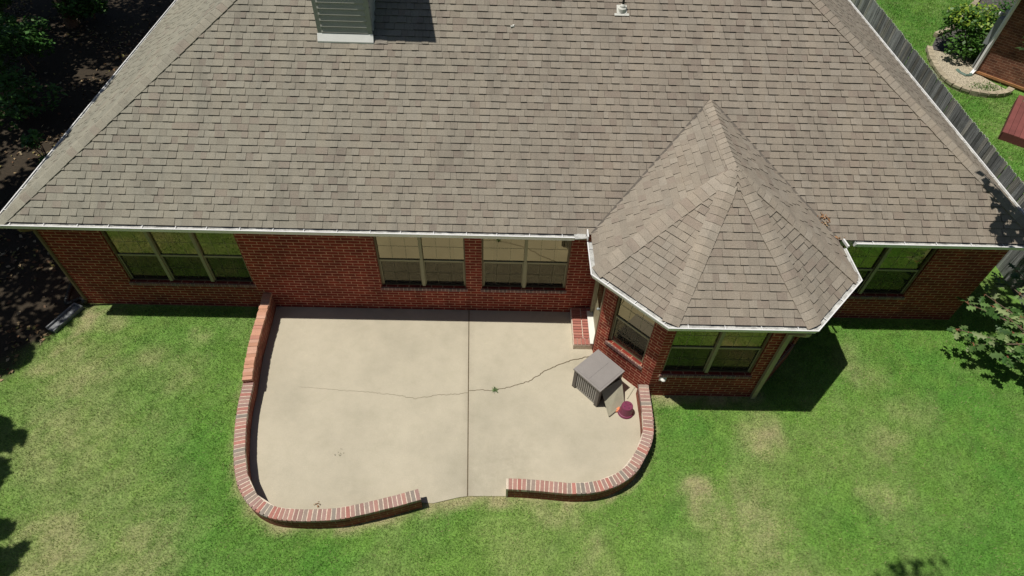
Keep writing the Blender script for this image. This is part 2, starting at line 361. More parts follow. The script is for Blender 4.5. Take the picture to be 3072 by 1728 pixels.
# ------------------------------------------------------------------ ground: one sheet out to the horizon
def ground():
    xs = np.concatenate([[-600, -200, -80, -40], np.arange(-26, 26.01, .16), [40, 80, 200, 600]])
    ys = np.concatenate([[-600, -200, -60, -20], np.arange(-9, 20.01, .16), [40, 80, 200, 600]])
    X, Y = np.meshgrid(xs, ys); x = X.ravel(); y = Y.ravel(); z = zground(x, y)
    nx, ny = len(xs), len(ys)
    i = np.arange((nx - 1) * (ny - 1)); a = (i // (nx - 1)) * nx + i % (nx - 1)
    f = np.stack([a, a + 1, a + nx + 1, a + nx], 1)
    me = bpy.data.meshes.new("ground"); me.vertices.add(len(x)); me.vertices.foreach_set("co", np.stack([x, y, z], 1).astype(np.float32).ravel())
    me.loops.add(len(f) * 4); me.loops.foreach_set("vertex_index", f.ravel().astype(np.int32))
    me.polygons.add(len(f)); me.polygons.foreach_set("loop_start", np.arange(0, len(f) * 4, 4, dtype=np.int32)); me.update(calc_edges=True)
    me.polygons.foreach_set("use_smooth", [True] * len(f))
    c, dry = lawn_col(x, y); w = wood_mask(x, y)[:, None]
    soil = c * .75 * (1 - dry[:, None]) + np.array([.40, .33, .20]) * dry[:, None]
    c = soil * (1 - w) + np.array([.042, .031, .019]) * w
    col = np.ones((len(x), 4), dtype=np.float32); col[:, :3] = c
    ca = me.color_attributes.new("tint", 'FLOAT_COLOR', 'POINT'); ca.data.foreach_set("color", col.ravel())
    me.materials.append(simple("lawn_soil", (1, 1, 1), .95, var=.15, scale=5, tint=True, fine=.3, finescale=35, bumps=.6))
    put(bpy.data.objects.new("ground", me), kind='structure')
ground()

def resample(pts, step):
    P = [Vector((*p, 0)) for p in pts]
    # Catmull-Rom smoothing
    Q = []
    for i in range(len(P) - 1):
        p0, p1, p2, p3 = P[max(i - 1, 0)], P[i], P[i + 1], P[min(i + 2, len(P) - 1)]
        for k in range(8):
            t = k / 8; Q.append(.5 * ((2 * p1) + (p2 - p0) * t + (2 * p0 - 5 * p1 + 4 * p2 - p3) * t * t + (3 * p1 - p0 - 3 * p2 + p3) * t ** 3))
    Q.append(P[-1]); L = [0]
    for a, b in zip(Q, Q[1:]): L.append(L[-1] + (b - a).length)
    n = max(1, round(L[-1] / step)); out = []; j = 0
    for k in range(n + 1):
        s = L[-1] * k / n
        while j < len(L) - 2 and L[j + 1] < s: j += 1
        t = (s - L[j]) / max(1e-9, L[j + 1] - L[j]); out.append(Q[j].lerp(Q[j + 1], t))
    return out
def in_poly(x, y, poly):
    c = np.zeros(len(x), bool); n = len(poly)
    for i in range(n):
        x1, y1 = poly[i]; x2, y2 = poly[(i + 1) % n]
        if y1 == y2: continue
        t = ((y1 > y) != (y2 > y)) & (x < (x2 - x1) * (y - y1) / (y2 - y1) + x1); c ^= t
    return c
SLAB = L_HIGH + L_LOW[1:] + EDGE + R_LOW[1:] + [(XB + G * T22, YB + G + .02), (BW[1][0] + .02, BW[1][1]), (BW[0][0] + .02, .02), (-5.3, .02)]
# widen so the slab carries the walls' full width
def outset(poly, d):
    cx = sum(p[0] for p in poly) / len(poly); cy = sum(p[1] for p in poly) / len(poly); o = []
    n = len(poly)
    for i in range(n):
        a = Vector(poly[i - 1]); b = Vector(poly[i]); c = Vector(poly[(i + 1) % n]); t = (c - a)
        if t.length < 1e-6: o.append(tuple(b)); continue
        t.normalize(); nrm = Vector((t.y, -t.x))
        o.append((b.x + nrm.x * d, b.y + nrm.y * d))
    return o

# ------------------------------------------------------------------ patio slab (two pours with a joint and cracks)
def patio():
    wall_l = [tuple(p.xy) for p in resample(L_HIGH[:-1] + L_LOW, .12)]
    wall_r = [tuple(p.xy) for p in resample(R_LOW, .12)]
    def off(pts, d):
        o = []
        for i, p in enumerate(pts):
            a = Vector(pts[max(i - 1, 0)]); b = Vector(pts[min(i + 1, len(pts) - 1)]); t = (b - a).normalized(); o.append((p[0] + t.y * d, p[1] - t.x * d))
        return o
    ol = off(wall_l, .06 * -1); orr = off(wall_r, -.06 * -1)
    ol = off(wall_l, -.05) ; orr = off(wall_r, .05)
    JT, JB = (-1.031, .01), (-.858, -4.228)
    W = .010
    left = [(-5.3, .01)] + off(wall_l, -.0)[1:] + EDGE[1:4] + [(JB[0] - W, JB[1] - .003), (JT[0] - W, JT[1])]
    right = [(JT[0] + W, JT[1]), (JB[0] + W, JB[1])] + EDGE[5:6] + [(-.17, -4.22)] + wall_r[1:] + [BW[2], BW[1], (BW[0][0], .01)]
    mb = MB()
    import mathutils.geometry as mg
    for poly in (left, right):
        P3 = [Vector((*p, 0)) for p in poly]
        tris = mg.tessellate_polygon([P3])
        for t in tris:
            q = [P3[i] for i in t]
            if (q[1] - q[0]).cross(q[2] - q[0]).z < 0: q.reverse()
            mb.poly(q)
        n = len(P3)
        for i in range(n):
            a, b = P3[i], P3[(i + 1) % n]; mb.poly([a, b, b - Vector((0, 0, .12)), a - Vector((0, 0, .12))])
    def crack(pts, w0, w1, jit, seed):
        r = random.Random(seed); P = []
        for a, b in zip(pts, pts[1:]):
            a = Vector((*a, .004)); b = Vector((*b, .004)); n = max(2, int((b - a).length / .035))
            for k in range(n): P.append(a.lerp(b, k / n) + Vector((r.uniform(-jit, jit), r.uniform(-jit, jit), 0)))
        P.append(Vector((*pts[-1], .004))); N = len(P)
        for i in range(N - 1):
            d = (P[i + 1] - P[i]).normalized(); s = Vector((-d.y, d.x, 0)); wa = (w0 + (w1 - w0) * i / N) * .5; wb = (w0 + (w1 - w0) * (i + 1) / N) * .5
            mb.poly([P[i] - s * wa, P[i + 1] - s * wb, P[i + 1] + s * wb, P[i] + s * wa], None, (1, 1, 1), 1)
    crack([(1.75, -1.15), (1.618, -1.158), (1.05, -1.331), (.627, -1.546), (.247, -1.836), (-.188, -1.986), (-.518, -2.062), (-.70, -2.04), (-.935, -2.07)], .021, .010, .012, 3)
    crack([(-.96, -2.13), (-1.5, -2.18), (-2.0, -2.27), (-2.25, -2.22), (-2.8, -2.15), (-3.6, -2.1), (-4.3, -2.05)], .007, .002, .014, 5)
    o = mb.build("patio", [M_CONC, M_CRACK], kind='structure')
    # fillet of dirt below the joint
    s = MB(); s.bar((JT[0], JT[1], -.014), (JB[0], JB[1], -.014), .018, .012); s.build("patio_joint_filler", M_CRACK, kind='structure')
patio()

# ------------------------------------------------------------------ low brick walls around the patio
BR = [(.42, .23, .19), (.40, .22, .18), (.39, .24, .20), (.36, .23, .20), (.31, .24, .20), (.28, .24, .205), (.44, .19, .155), (.38, .24, .21), (.36, .21, .18)]
def curved_wall(mbw, pts, h, w, z0=-.2, mat_i=0, step=.10):
    P = resample(pts, step); N = len(P); off = []
    for i, p in enumerate(P):
        d = (P[min(i + 1, N - 1)] - P[max(i - 1, 0)]).normalized(); off.append(Vector((d.y, -d.x, 0)))
    s = 0
    for i in range(N - 1):
        L = (P[i + 1] - P[i]).length
        for sg in (1, -1):
            a = P[i] + off[i] * sg * w / 2; b = P[i + 1] + off[i + 1] * sg * w / 2
            q = [a + Vector((0, 0, z0)), b + Vector((0, 0, z0)), b + Vector((0, 0, h)), a + Vector((0, 0, h))]; u = [(s, z0), (s + L, z0), (s + L, h), (s, h)]
            if sg < 0: q.reverse(); u.reverse()
            mbw.poly(q, u, (1, 1, 1), mat_i)
        mbw.poly([P[i] + off[i] * w / 2 + Vector((0, 0, h)), P[i + 1] + off[i + 1] * w / 2 + Vector((0, 0, h)), P[i + 1] - off[i + 1] * w / 2 + Vector((0, 0, h)), P[i] - off[i] * w / 2 + Vector((0, 0, h))], None, (1, 1, 1), 1)
        s += L
    for i, sg in ((0, -1), (N - 1, 1)):
        a = P[i] - off[i] * w / 2; b = P[i] + off[i] * w / 2
        q = [a + Vector((0, 0, z0)), b + Vector((0, 0, z0)), b + Vector((0, 0, h)), a + Vector((0, 0, h))]; u = [(0, z0), (w, z0), (w, h), (0, h)]
        if sg > 0: q.reverse(); u.reverse()
        mbw.poly(q, u, (1, 1, 1), mat_i)
def cap_bricks(mb, pts, z0, z1, w, step, gap, pal, seed, jit=.0, ends=True):
    r = random.Random(seed); P = resample(pts, step); N = len(P)
    for i in range(N - 1):
        a, b = P[i], P[i + 1]; d0 = (P[min(i + 1, N - 1)] - P[max(i - 1, 0)]).normalized(); d1 = (P[min(i + 2, N - 1)] - P[i]).normalized()
        n0 = Vector((d0.y, -d0.x, 0)); n1 = Vector((d1.y, -d1.x, 0)); dm = (b - a).normalized(); g = gap / 2
        j = r.uniform(-jit, jit); j2 = r.uniform(-jit, jit); zz = z1 + r.uniform(-jit, jit) * .6
        t = r.choice(pal); f = r.uniform(.9, 1.1); t = tuple(c * f for c in t)
        q = [a + dm * g + n0 * (w / 2 + j), b - dm * g + n1 * (w / 2 + j2), b - dm * g - n1 * (w / 2 - j2), a + dm * g - n0 * (w / 2 - j)]
        hi = [p + Vector((0, 0, zz)) for p in q]; lo = [p + Vector((0, 0, z0)) for p in q]
        # bevelled top edge
        c = sum(hi, Vector()) / 4; top = [c + (p - c) * .965 for p in hi]; mid = [p - Vector((0, 0, .005)) for p in hi]
        mb.poly(top, None, t)
        for k in range(4):
            l = (k + 1) % 4; mb.poly([mid[k], mid[l], top[l], top[k]], None, t); mb.poly([lo[k], lo[l], mid[l], mid[k]], None, t)
def low_walls():
    HC = .34
    t = thing("patio_wall", "curved low brick wall round the left side of the patio, raised orange brick part by the house", "wall", "low brick walls around the patio")
    mb = MB(); curved_wall(mb, L_LOW, HC - .068, .178); mb.build("wall_face", [M_BRICKLOW, M_MORTAR], t)
    mb = MB(); cap_bricks(mb, L_LOW, HC - .07, HC, .20, .0775, .014, BR, 5, .003); mb.build("brick_cap", M_CAP, t)
    mb = MB(); cap_bricks(mb, L_LOW, HC - .072, HC - .004, .192, .5, .0, [(1, 1, 1)], 5); mb.build("mortar_bed", M_MORTAR, t)
    mb = MB(); curved_wall(mb, L_HIGH, .45 - .06, .175); mb.build("raised_wall_face", [M_BRICKLOW, M_MORTAR], t)
    OR = [(.56, .29, .19), (.60, .32, .22), (.52, .25, .18), (.62, .36, .26), (.57, .30, .20)]
    mb = MB(); cap_bricks(mb, L_HIGH, .45 - .065, .45, .185, .088, .003, OR, 8, .009); mb.build("raised_brick_cap", M_CAP, t, label="rough orange bricks without mortar")
    t = thing("patio_wall", "J-shaped low brick wall on the right of the patio, one end at the bay window corner, beside the maroon pot", "wall", "low brick walls around the patio")
    mb = MB(); curved_wall(mb, R_LOW, HC - .068, .178); mb.build("wall_face", [M_BRICKLOW, M_MORTAR], t)
    mb = MB(); cap_bricks(mb, R_LOW, HC - .07, HC, .20, .079, .014, BR, 9, .003); mb.build("brick_cap", M_CAP, t)
    mb = MB(); cap_bricks(mb, R_LOW, HC - .072, HC - .004, .192, .5, .0, [(1, 1, 1)], 5)
    mb.box((-.175, -4.142, .165), (.03, .19, .33)); mb.build("mortar_bed", M_MORTAR, t)
low_walls()

# ------------------------------------------------------------------ the house
HOUSE = thing("brick_house", "red brick house with brown-grey shingled hip roof and a bay window beside the patio", "house")

def wall_seg(mb, p0, p1, z0, z1, holes=(), u0=0.0, reveal=.10, face=0):
    """outer wall face from p0 to p1 (outward normal to the right of p0->p1) with holes (ua,ub,za,zb)"""
    a = Vector((*p0, 0)); b = Vector((*p1, 0)); d = (b - a); L = d.length; d.normalize(); n = Vector((d.y, -d.x, 0))
    us = sorted({0, L, *[h[0] for h in holes], *[h[1] for h in holes]}); zs = sorted({z0, z1, *[h[2] for h in holes], *[h[3] for h in holes]})
    P = lambda u, z, k=0: a + d * u + Vector((0, 0, z)) - n * k
    for ua, ub in zip(us, us[1:]):
        for za, zb in zip(zs, zs[1:]):
            um, zm = (ua + ub) / 2, (za + zb) / 2
            if any(h[0] < um < h[1] and h[2] < zm < h[3] for h in holes): continue
            mb.poly([P(ua, za), P(ub, za), P(ub, zb), P(ua, zb)], [(u0 + ua, za), (u0 + ub, za), (u0 + ub, zb), (u0 + ua, zb)], (1, 1, 1), face)
    for h in holes:
        for (x1, y1), (x2, y2) in (((h[0], h[2]), (h[0], h[3])), ((h[0], h[3]), (h[1], h[3])), ((h[1], h[3]), (h[1], h[2])), ((h[1], h[2]), (h[0], h[2]))):
            u1, u2 = (y1, y2) if x1 == x2 else (x1, x2)
            mb.poly([P(x1, y1), P(x2, y2), P(x2, y2, reveal), P(x1, y1, reveal)], [(u1, 0), (u2, 0), (u2, reveal), (u1, reveal)], (1, 1, 1), face)

def window(p0, p1, ua, ub, z0, z1, cols, name="window", label=None, rail=None, sill=True, frame_mat=None):
    """a double-hung window unit; p0->p1 is the wall line it sits in"""
    a = Vector((*p0, 0)); b = Vector((*p1, 0)); d = (b - a).normalized(); n = Vector((d.y, -d.x, 0)); ang = math.atan2(d.y, d.x)
    P = lambda u, z, k=0: a + d * u + Vector((0, 0, z)) - n * k
    fm = frame_mat or M_TAN
    rail = rail if rail is not None else z0 + (z1 - z0) * .5
    D = .075; fw = .032; mw = .062
    def bx(mb, u1, u2, za, zb, k0, k1): 
        c = P((u1 + u2) / 2, (za + zb) / 2, (k0 + k1) / 2); mb.box(c, (u2 - u1, abs(k1 - k0), zb - za), ang)
    mb = MB()
    bx(mb, ua, ub, z1 - fw, z1, D - .03, D + .05); bx(mb, ua, ub, z0, z0 + fw * .5, D - .005, D + .05)
    bx(mb, ua, ua + fw, z0 + fw * .8, z1 - fw, D - .03, D + .05); bx(mb, ub - fw, ub, z0 + fw * .8, z1 - fw, D - .03, D + .05)
    root = mb.build(name, frame_mat or M_BROWNF, HOUSE)
    if label: root['label'] = label
    W = (ub - ua - 2 * fw - (cols - 1) * mw) / cols
    for c in range(cols):
        u1 = ua + fw + c * (W + mw); u2 = u1 + W
        if c:
            mb = MB(); bx(mb, u1 - mw, u1, z0 + fw * .8, z1 - fw, D - .05, D + .05); mb.build("mullion", fm, root)
        mb = MB(); bx(mb, u1, u2, rail - .02, rail + .022, D - .012, D + .03); bx(mb, u1, u1 + .022, z0 + .03, rail - .02, D - .008, D + .03); bx(mb, u2 - .022, u2, z0 + .03, rail - .02, D - .008, D + .03)
        mb.build("sash_rail", fm, root)
        # panes
        for (za, zb, k, nm) in ((rail + .022, z1 - fw, D + .012, "upper_pane"), (z0 + .03, rail - .02, D + .018, "lower_pane")):
            mb = MB(); mb.poly([P(u1, za, k), P(u2, za, k), P(u2, zb, k), P(u1, zb, k)]); mb.build(nm, M_GLASS, root)
            mb = MB(); g = .007
            for q in (1, 2): uu = u1 + (u2 - u1) * q / 3; mb.box(P(uu, (za + zb) / 2, k - .0025), (g, .002, zb - za), ang)
            zz = (za + zb) / 2; mb.box(P((u1 + u2) / 2, zz, k - .0025), (u2 - u1, .002, g), ang)
            mb.build("muntin_grid", fm, root)
        mb = MB(); mb.poly([P(u1 + .022, z0 + .03, D - .004), P(u2 - .022, z0 + .03, D - .004), P(u2 - .022, rail - .02, D - .004), P(u1 + .022, rail - .02, D - .004)]); mb.build("insect_screen", M_SCREEN, root)
        # drape strip inside
        mb = MB(); s1, s2 = (u1, u1 + .2) if c % 2 == 0 else (u2 - .2, u2)
        mb.box(P((s1 + s2) / 2, (z0 + z1) / 2, D + .12), (s2 - s1, .01, z1 - z0 - .1), ang); mb.build("drape", M_CURTAIN, root)
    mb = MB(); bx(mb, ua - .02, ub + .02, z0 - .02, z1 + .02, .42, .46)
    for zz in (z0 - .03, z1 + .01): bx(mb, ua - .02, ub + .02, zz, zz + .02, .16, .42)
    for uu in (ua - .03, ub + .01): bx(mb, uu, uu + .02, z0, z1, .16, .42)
    mb.build("dark_backing", M_DARK, root)  # near-black backing added behind the glass, unlit room put into its colour
    if sill:
        mb = MB(); x = ua - .03
        pal = [(.27, .14, .125), (.22, .11, .10), (.29, .17, .15), (.20, .14, .13)]
        n_ = int((ub - ua + .06) / .078); st = (ub - ua + .06) / n_
        for i in range(n_):
            mb.box(P(x + (i + .5) * st, z0 - .045, .033), (st - .012, .115, .075), ang, random.choice(pal))
        mb.build("brick_sill", M_CAP, root)
        mb = MB(); mb.box(P((ua + ub) / 2, z0 - .048, .038), (ub - ua + .055, .105, .07), ang); mb.build("sill_mortar", M_MORTAR, root)
    return root

WT = 2.47
def walls():
    mb = MB(); Z0 = -.3
    WL = (-8.1, -5.53, .72, 2.2); WC1 = (-2.85, -1.07, .72, 2.25); WC2 = (-.74, 1.03, .72, 2.25); WR = (6.40, 8.31, .74, 2.2)
    def h(w, x0): return (w[0] - x0, w[1] - x0, w[2], w[3])
    wall_seg(mb, (WX0, 0), (BW[0][0], 0), Z0, WT, [h(WL, WX0), h(WC1, WX0), h(WC2, WX0)])
    wall_seg(mb, (BW[5][0], 0), (WX1, 0), Z0, WT, [h(WR, BW[5][0])], u0=.3)
    # bay
    wall_seg(mb, BW[0], BW[1], Z0, WT, [(.16, 1.04, .22, 2.25)], u0=.1)
    L1 = (Vector(BW[2]) - Vector(BW[1])).length; dw = (.25, L1 - .26, .72, 2.2)
    wall_seg(mb, BW[1], BW[2], Z0, WT, [dw], u0=.05)
    fr = (2.735 - BW[2][0], 4.46 - BW[2][0], .74, 2.2)
    wall_seg(mb, BW[2], BW[3], Z0, WT, [fr])
    wall_seg(mb, BW[3], BW[4], Z0, WT, [dw], u0=.12); wall_seg(mb, BW[4], BW[5], Z0, WT, u0=.2)
    # sides and back
    wall_seg(mb, (WX1, 0), (WX1, YBACK - .6), Z0, WT); wall_seg(mb, (WX1, YBACK - .6), (WX0, YBACK - .6), Z0, WT); wall_seg(mb, (WX0, YBACK - .6), (WX0, 0), Z0, WT)
    mb.build("brick_wall", M_BRICK, HOUSE)
    a, b = (WX0, 0), (BW[0][0], 0)
    window(a, b, *h(WL, WX0), 3, label="triple window left of the patio wall"); window(a, b, *h(WC1, WX0), 2, rail=1.46, label="left pair of windows over the patio")
    window(a, b, *h(WC2, WX0), 2, rail=1.46, label="right pair of windows over the patio, next to the bay")
    window((BW[5][0], 0), (WX1, 0), *h(WR, BW[5][0]), 2, rail=1.47, label="window right of the bay")
    window(BW[1], BW[2], *dw, 1, label="angled bay window facing the patio"); window(BW[2], BW[3], *fr, 2, rail=1.5, label="front bay window"); window(BW[3], BW[4], *dw, 1, label="angled bay window facing the right lawn")
    # door in the short side of the bay
    x = BW[0][0]; d = MB(); d.box((x + .07, -.60, 1.24), (.05, .80, 2.0)); dr = d.build("door", M_TAN, HOUSE)
    d = MB(); d.box((x + .04, -.60, 1.55), (.02, .52, 1.1)); d.build("door_pane", M_GLASS, dr)
    d = MB(); d.tube([(x + .04, -.90, 1.2), (x - .01, -.90, 1.2)], .012); d.lathe((x - .03, -.90, 1.2), [(.0, -.03), (.026, -.015), (.026, .015), (0, .03)], 12); d.build("door_knob", M_GREYM, dr)
    d = MB(); d.box((x + .03, -.18, 1.24), (.09, .04, 2.06)); d.box((x + .03, -1.02, 1.24), (.09, .04, 2.06)); d.box((x + .03, -.60, 2.26), (.09, .88, .04)); d.build("door_frame", M_TAN, HOUSE)
    d = MB(); d.box((x + .0, -.60, .235), (.16, .88, .03)); d.build("door_threshold", M_GLASSW, HOUSE)
    # dryer vent cover
    d = MB(); d.box((2.80, YB + G - .01, .60), (.13, .02, .13))
    rr = [(.055 * math.sin(k * PI / 12), .035 * math.cos(k * PI / 12)) for k in range(0, 7)]
    d.lathe((2.80, YB + G - .03, .60), [(r, z) for r, z in rr], 16); d.build("vent_cover", M_GLASSW, HOUSE)
walls()

def clip_poly(poly, a, b, c):
    """keep a*u+b*v<=c"""
    out = []
    for i in range(len(poly)):
        p, q = poly[i - 1], poly[i]; dp = a * p[0] + b * p[1] - c; dq = a * q[0] + b * q[1] - c
        if (dp <= 0) != (dq <= 0): t = dp / (dp - dq); out.append((p[0] + (q[0] - p[0]) * t, p[1] + (q[1] - p[1]) * t))
        if dq <= 0: out.append(q)
    return out
def area(p): return abs(sum(p[i - 1][0] * p[i][1] - p[i][0] * p[i - 1][1] for i in range(len(p)))) / 2
def shingle_tint(r, x):
    """x: position along the roof, west end tinted greener, a colour cast painted in"""
    k = r.random(); g = min(1, max(0, (-x + 2) / 12)) * .75  # grey-green share grows leftwards: camera colour cast baked into the tint
    if k < .55: c = (.256, .222, .181)
    elif k < .76: c = (.241, .206, .168)
    elif k < .86: c = (.230, .192, .158)
    else: c = (.270, .237, .196)
    gr = (.244, .245, .199) if k < .55 or k > .86 else ((.229, .227, .184) if k < .76 else (.228, .211, .174))
    f = r.uniform(1.05, 1.18)
    pass
    return tuple((c[i] * (1 - g) + gr[i] * g) * f for i in range(3))
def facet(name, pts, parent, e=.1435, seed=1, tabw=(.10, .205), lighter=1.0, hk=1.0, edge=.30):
    """pts: planar polygon, first edge = eave"""
    r = random.Random(seed); P = [Vector(p) for p in pts]
    u = (P[1] - P[0]).normalized(); n = (P[1] - P[0]).cross(P[2] - P[0]).normalized()
    if n.z < 0: n = -n
    v = n.cross(u)
    if v.z < 0: v = -v
    O = P[0]; Q = [((p - O).dot(u), (p - O).dot(v)) for p in P]
    vmax = max(q[1] for q in Q); mb = MB()
    mb.poly([O + u * q[0] + v * q[1] - n * .004 for q in Q], None, (.07, .06, .05))
    k = 0
    # half-planes of the (convex) polygon
    cx = sum(q[0] for q in Q) / len(Q); cy = sum(q[1] for q in Q) / len(Q); HP = []
    for i in range(len(Q)):
        a, b = Q[i - 1], Q[i]; A, B = b[1] - a[1], a[0] - b[0]; c = A * a[0] + B * a[1]
        if A * cx + B * cy > c: A, B, c = -A, -B, -c
        HP.append((A, B, c))
    u0 = min(q[0] for q in Q); u1 = max(q[0] for q in Q)
    while k * e < vmax:
        va, vb = k * e, (k + 1) * e + .004; x = u0 - r.uniform(0, .3); up = r.random() < .5
        wob = r.uniform(-.004, .004)
        # narrow the scan to this row's span
        row = [(u0 - 1, va), (u1 + 1, va), (u1 + 1, vb), (u0 - 1, vb)]
        for hp in HP: row = clip_poly(row, *hp)
        if len(row) >= 3:
            ra, rb = min(q[0] for q in row), max(q[0] for q in row)
            x = ra - r.uniform(0, .25)
            while x < rb:
                w = r.uniform(*tabw)
                if r.random() < .12: w *= 1.8
                gp = r.choice((.0015, .0025, .004)) * (1 if edge < .6 else .3); cell = [(x + gp, va + wob), (x + w, va + wob + r.uniform(-.003, .003)), (x + w, vb), (x + gp, vb)]
                for hp in HP: cell = clip_poly(cell, *hp)
                if len(cell) >= 3 and area(cell) > 2e-5:
                    wx = (O + u * x).x
                    t = tuple(c * lighter for c in shingle_tint(r, wx)); h0 = .026 if up else .014; h1 = .005 if up else .003
                    top = [O + u * q[0] + v * q[1] + n * hk * (h0 + (h1 - h0) * max(0, min(1, (q[1] - va) / (vb - va)))) for q in cell]; bot = [O + u * q[0] + v * q[1] for q in cell]
                    mb.poly(top, None, t)
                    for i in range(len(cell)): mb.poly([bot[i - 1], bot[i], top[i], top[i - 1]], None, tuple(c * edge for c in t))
                x += w; up = (not up) if r.random() < .8 else up
        k += 1
    return mb.build(name, M_SHINGLE, parent)
def hip_caps(name, A, B, n1, n2, parent, step=.145, wing=.15, seed=1, lift=.0, light=1.0, taper=False):
    """cap shingles from low A to high B over the fold of two facets with normals n1,n2"""
    r = random.Random(seed); A = Vector(A); B = Vector(B); d = (B - A); L = d.length; d.normalize(); n1 = Vector(n1).normalized(); n2 = Vector(n2).normalized()
    up = (n1 + n2).normalized(); w1 = d.cross(n1).normalized(); w2 = d.cross(n2).normalized()
    if w1.dot(n2) > 0: w1 = -w1
    if w2.dot(n1) > 0: w2 = -w2
    mb = MB(); n = int(L / step)
    wing0 = wing
    for i in range(n + 1):
        s = i * step; s2 = min(L, s + step + .03); wing = wing0 * (min(1, max(.25, (L - s) / .55)) if taper else 1); t = shingle_tint(r, (A + d * s).x); t = tuple(c * 1.09 * light for c in t)
        j = r.uniform(-.004, .004); h0, h1 = .036, .022; g0 = A + d * s; g1 = A + d * s2
        for wv, nn in ((w1, n1), (w2, n2)):
            a, b = g0 + up * h0, g1 + up * h1; c, e = g1 + wv * (wing + j) + nn * (h1 + .002), g0 + wv * (wing + j) + nn * (h0 - .004)
            mb.poly([a, b, c, e], None, t)
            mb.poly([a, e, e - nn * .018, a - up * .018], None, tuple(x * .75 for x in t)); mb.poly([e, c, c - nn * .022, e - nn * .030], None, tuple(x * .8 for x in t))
    return mb.build(name, M_SHINGLE, parent)

def roofs():
    xl, xr, ye, yb = LX + .09, RX - .09, -G + .095, YBACK + .0
    base = MB(); base.poly([(xl + .02, ye + .02, HE - .03), (xr - .02, ye + .02, HE - .03), (xr - .02, yb - .02, HE - .03), (xl + .02, yb - .02, HE - .03)][::-1])
    roof = base.build("roof", M_SOFFIT, HOUSE)
    run = (yb - ye) / 2; zr = HE + TN * run; rl = (xl + run, ye + run, zr); rr = (xr - run, ye + run, zr)
    SL = (xl, ye, HE); SR = (xr, ye, HE); BL = (xl, yb, HE); BR_ = (xr, yb, HE)
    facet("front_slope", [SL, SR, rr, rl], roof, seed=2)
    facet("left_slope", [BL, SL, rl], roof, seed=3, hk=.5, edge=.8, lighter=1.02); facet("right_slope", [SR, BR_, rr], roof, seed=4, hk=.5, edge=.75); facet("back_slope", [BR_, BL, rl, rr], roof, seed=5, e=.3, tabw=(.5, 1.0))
    nf = (0, -TN, 1); nl = (-TN, 0, 1); nr = (TN, 0, 1); nb = (0, TN, 1)
    hip_caps("hip_cap", SL, rl, nf, nl, roof, seed=1); hip_caps("hip_cap", SR, rr, nf, nr, roof, seed=2)
    hip_caps("hip_cap", BL, rl, nb, nl, roof, seed=3); hip_caps("hip_cap", BR_, rr, nb, nr, roof, seed=4); hip_caps("ridge_cap", rl, rr, nf, nb, roof, seed=5)
    # bay roof
    i = .095; xai, xdi, ybi = XA + i, XD - i, YB + i; cl = XB + YB + i * math.sqrt(2); cr = XC - YB - i * math.sqrt(2)
    a1 = (xai, cl - xai, HE); a2 = (cl - ybi, ybi, HE); a3 = (cr + ybi, ybi, HE); a4 = (xdi, xdi - cr, HE)
    xm = (XA + XD) / 2; zA = HE + TN * (xm - xai) - .03; A = (xm, -.13, zA); B = (xm, 2.6, zA)
    bb = MB(); bb.poly([(xai + .02, -.3, HE - .034), (a1[0] + .02, a1[1], HE - .034), (a2[0], a2[1] + .02, HE - .034), (a3[0], a3[1] + .02, HE - .034), (a4[0] - .02, a4[1], HE - .034), (xdi - .02, -.3, HE - .034)])
    bay = bb.build("bay_roof", M_SOFFIT, HOUSE)
    F = [("left_facet", [(xai, 1.0, HE), a1, A, B]), ("left_angled_facet", [a1, a2, A]), ("front_facet", [a2, a3, A]), ("right_angled_facet", [a3, a4, A]), ("right_facet", [a4, (xdi, 1.0, HE), B, A])]
    ns = []
    for k, (nm, p) in enumerate(F):
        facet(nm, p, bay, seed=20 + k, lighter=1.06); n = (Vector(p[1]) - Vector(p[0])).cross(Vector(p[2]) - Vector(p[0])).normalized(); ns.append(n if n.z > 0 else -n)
    for k, c in enumerate((a1, a2, a3, a4)): hip_caps("hip_cap", c, A, ns[k], ns[k + 1], bay, seed=30 + k, wing=.145, light=1.08, taper=True)
    hip_caps("ridge_cap", A, (xm, 2.05, zA), ns[0], ns[4], bay, seed=40, light=1.08, wing=.145)
    # valley edges: metal-dark line where the bay meets the main slope
    for sgn, xe in ((1, xai), (-1, xdi)):
        m = MB(); p0 = Vector((xe, ye, HE + .02)); p1 = Vector((xm, ye + (zA - HE) / TN, zA + .02)); m.bar(p0, p1, .05, .012, up=(0, -TN, 1), tint=(.16, .14, .12)); m.build("valley_edge", M_SHINGLE, bay)
roofs()

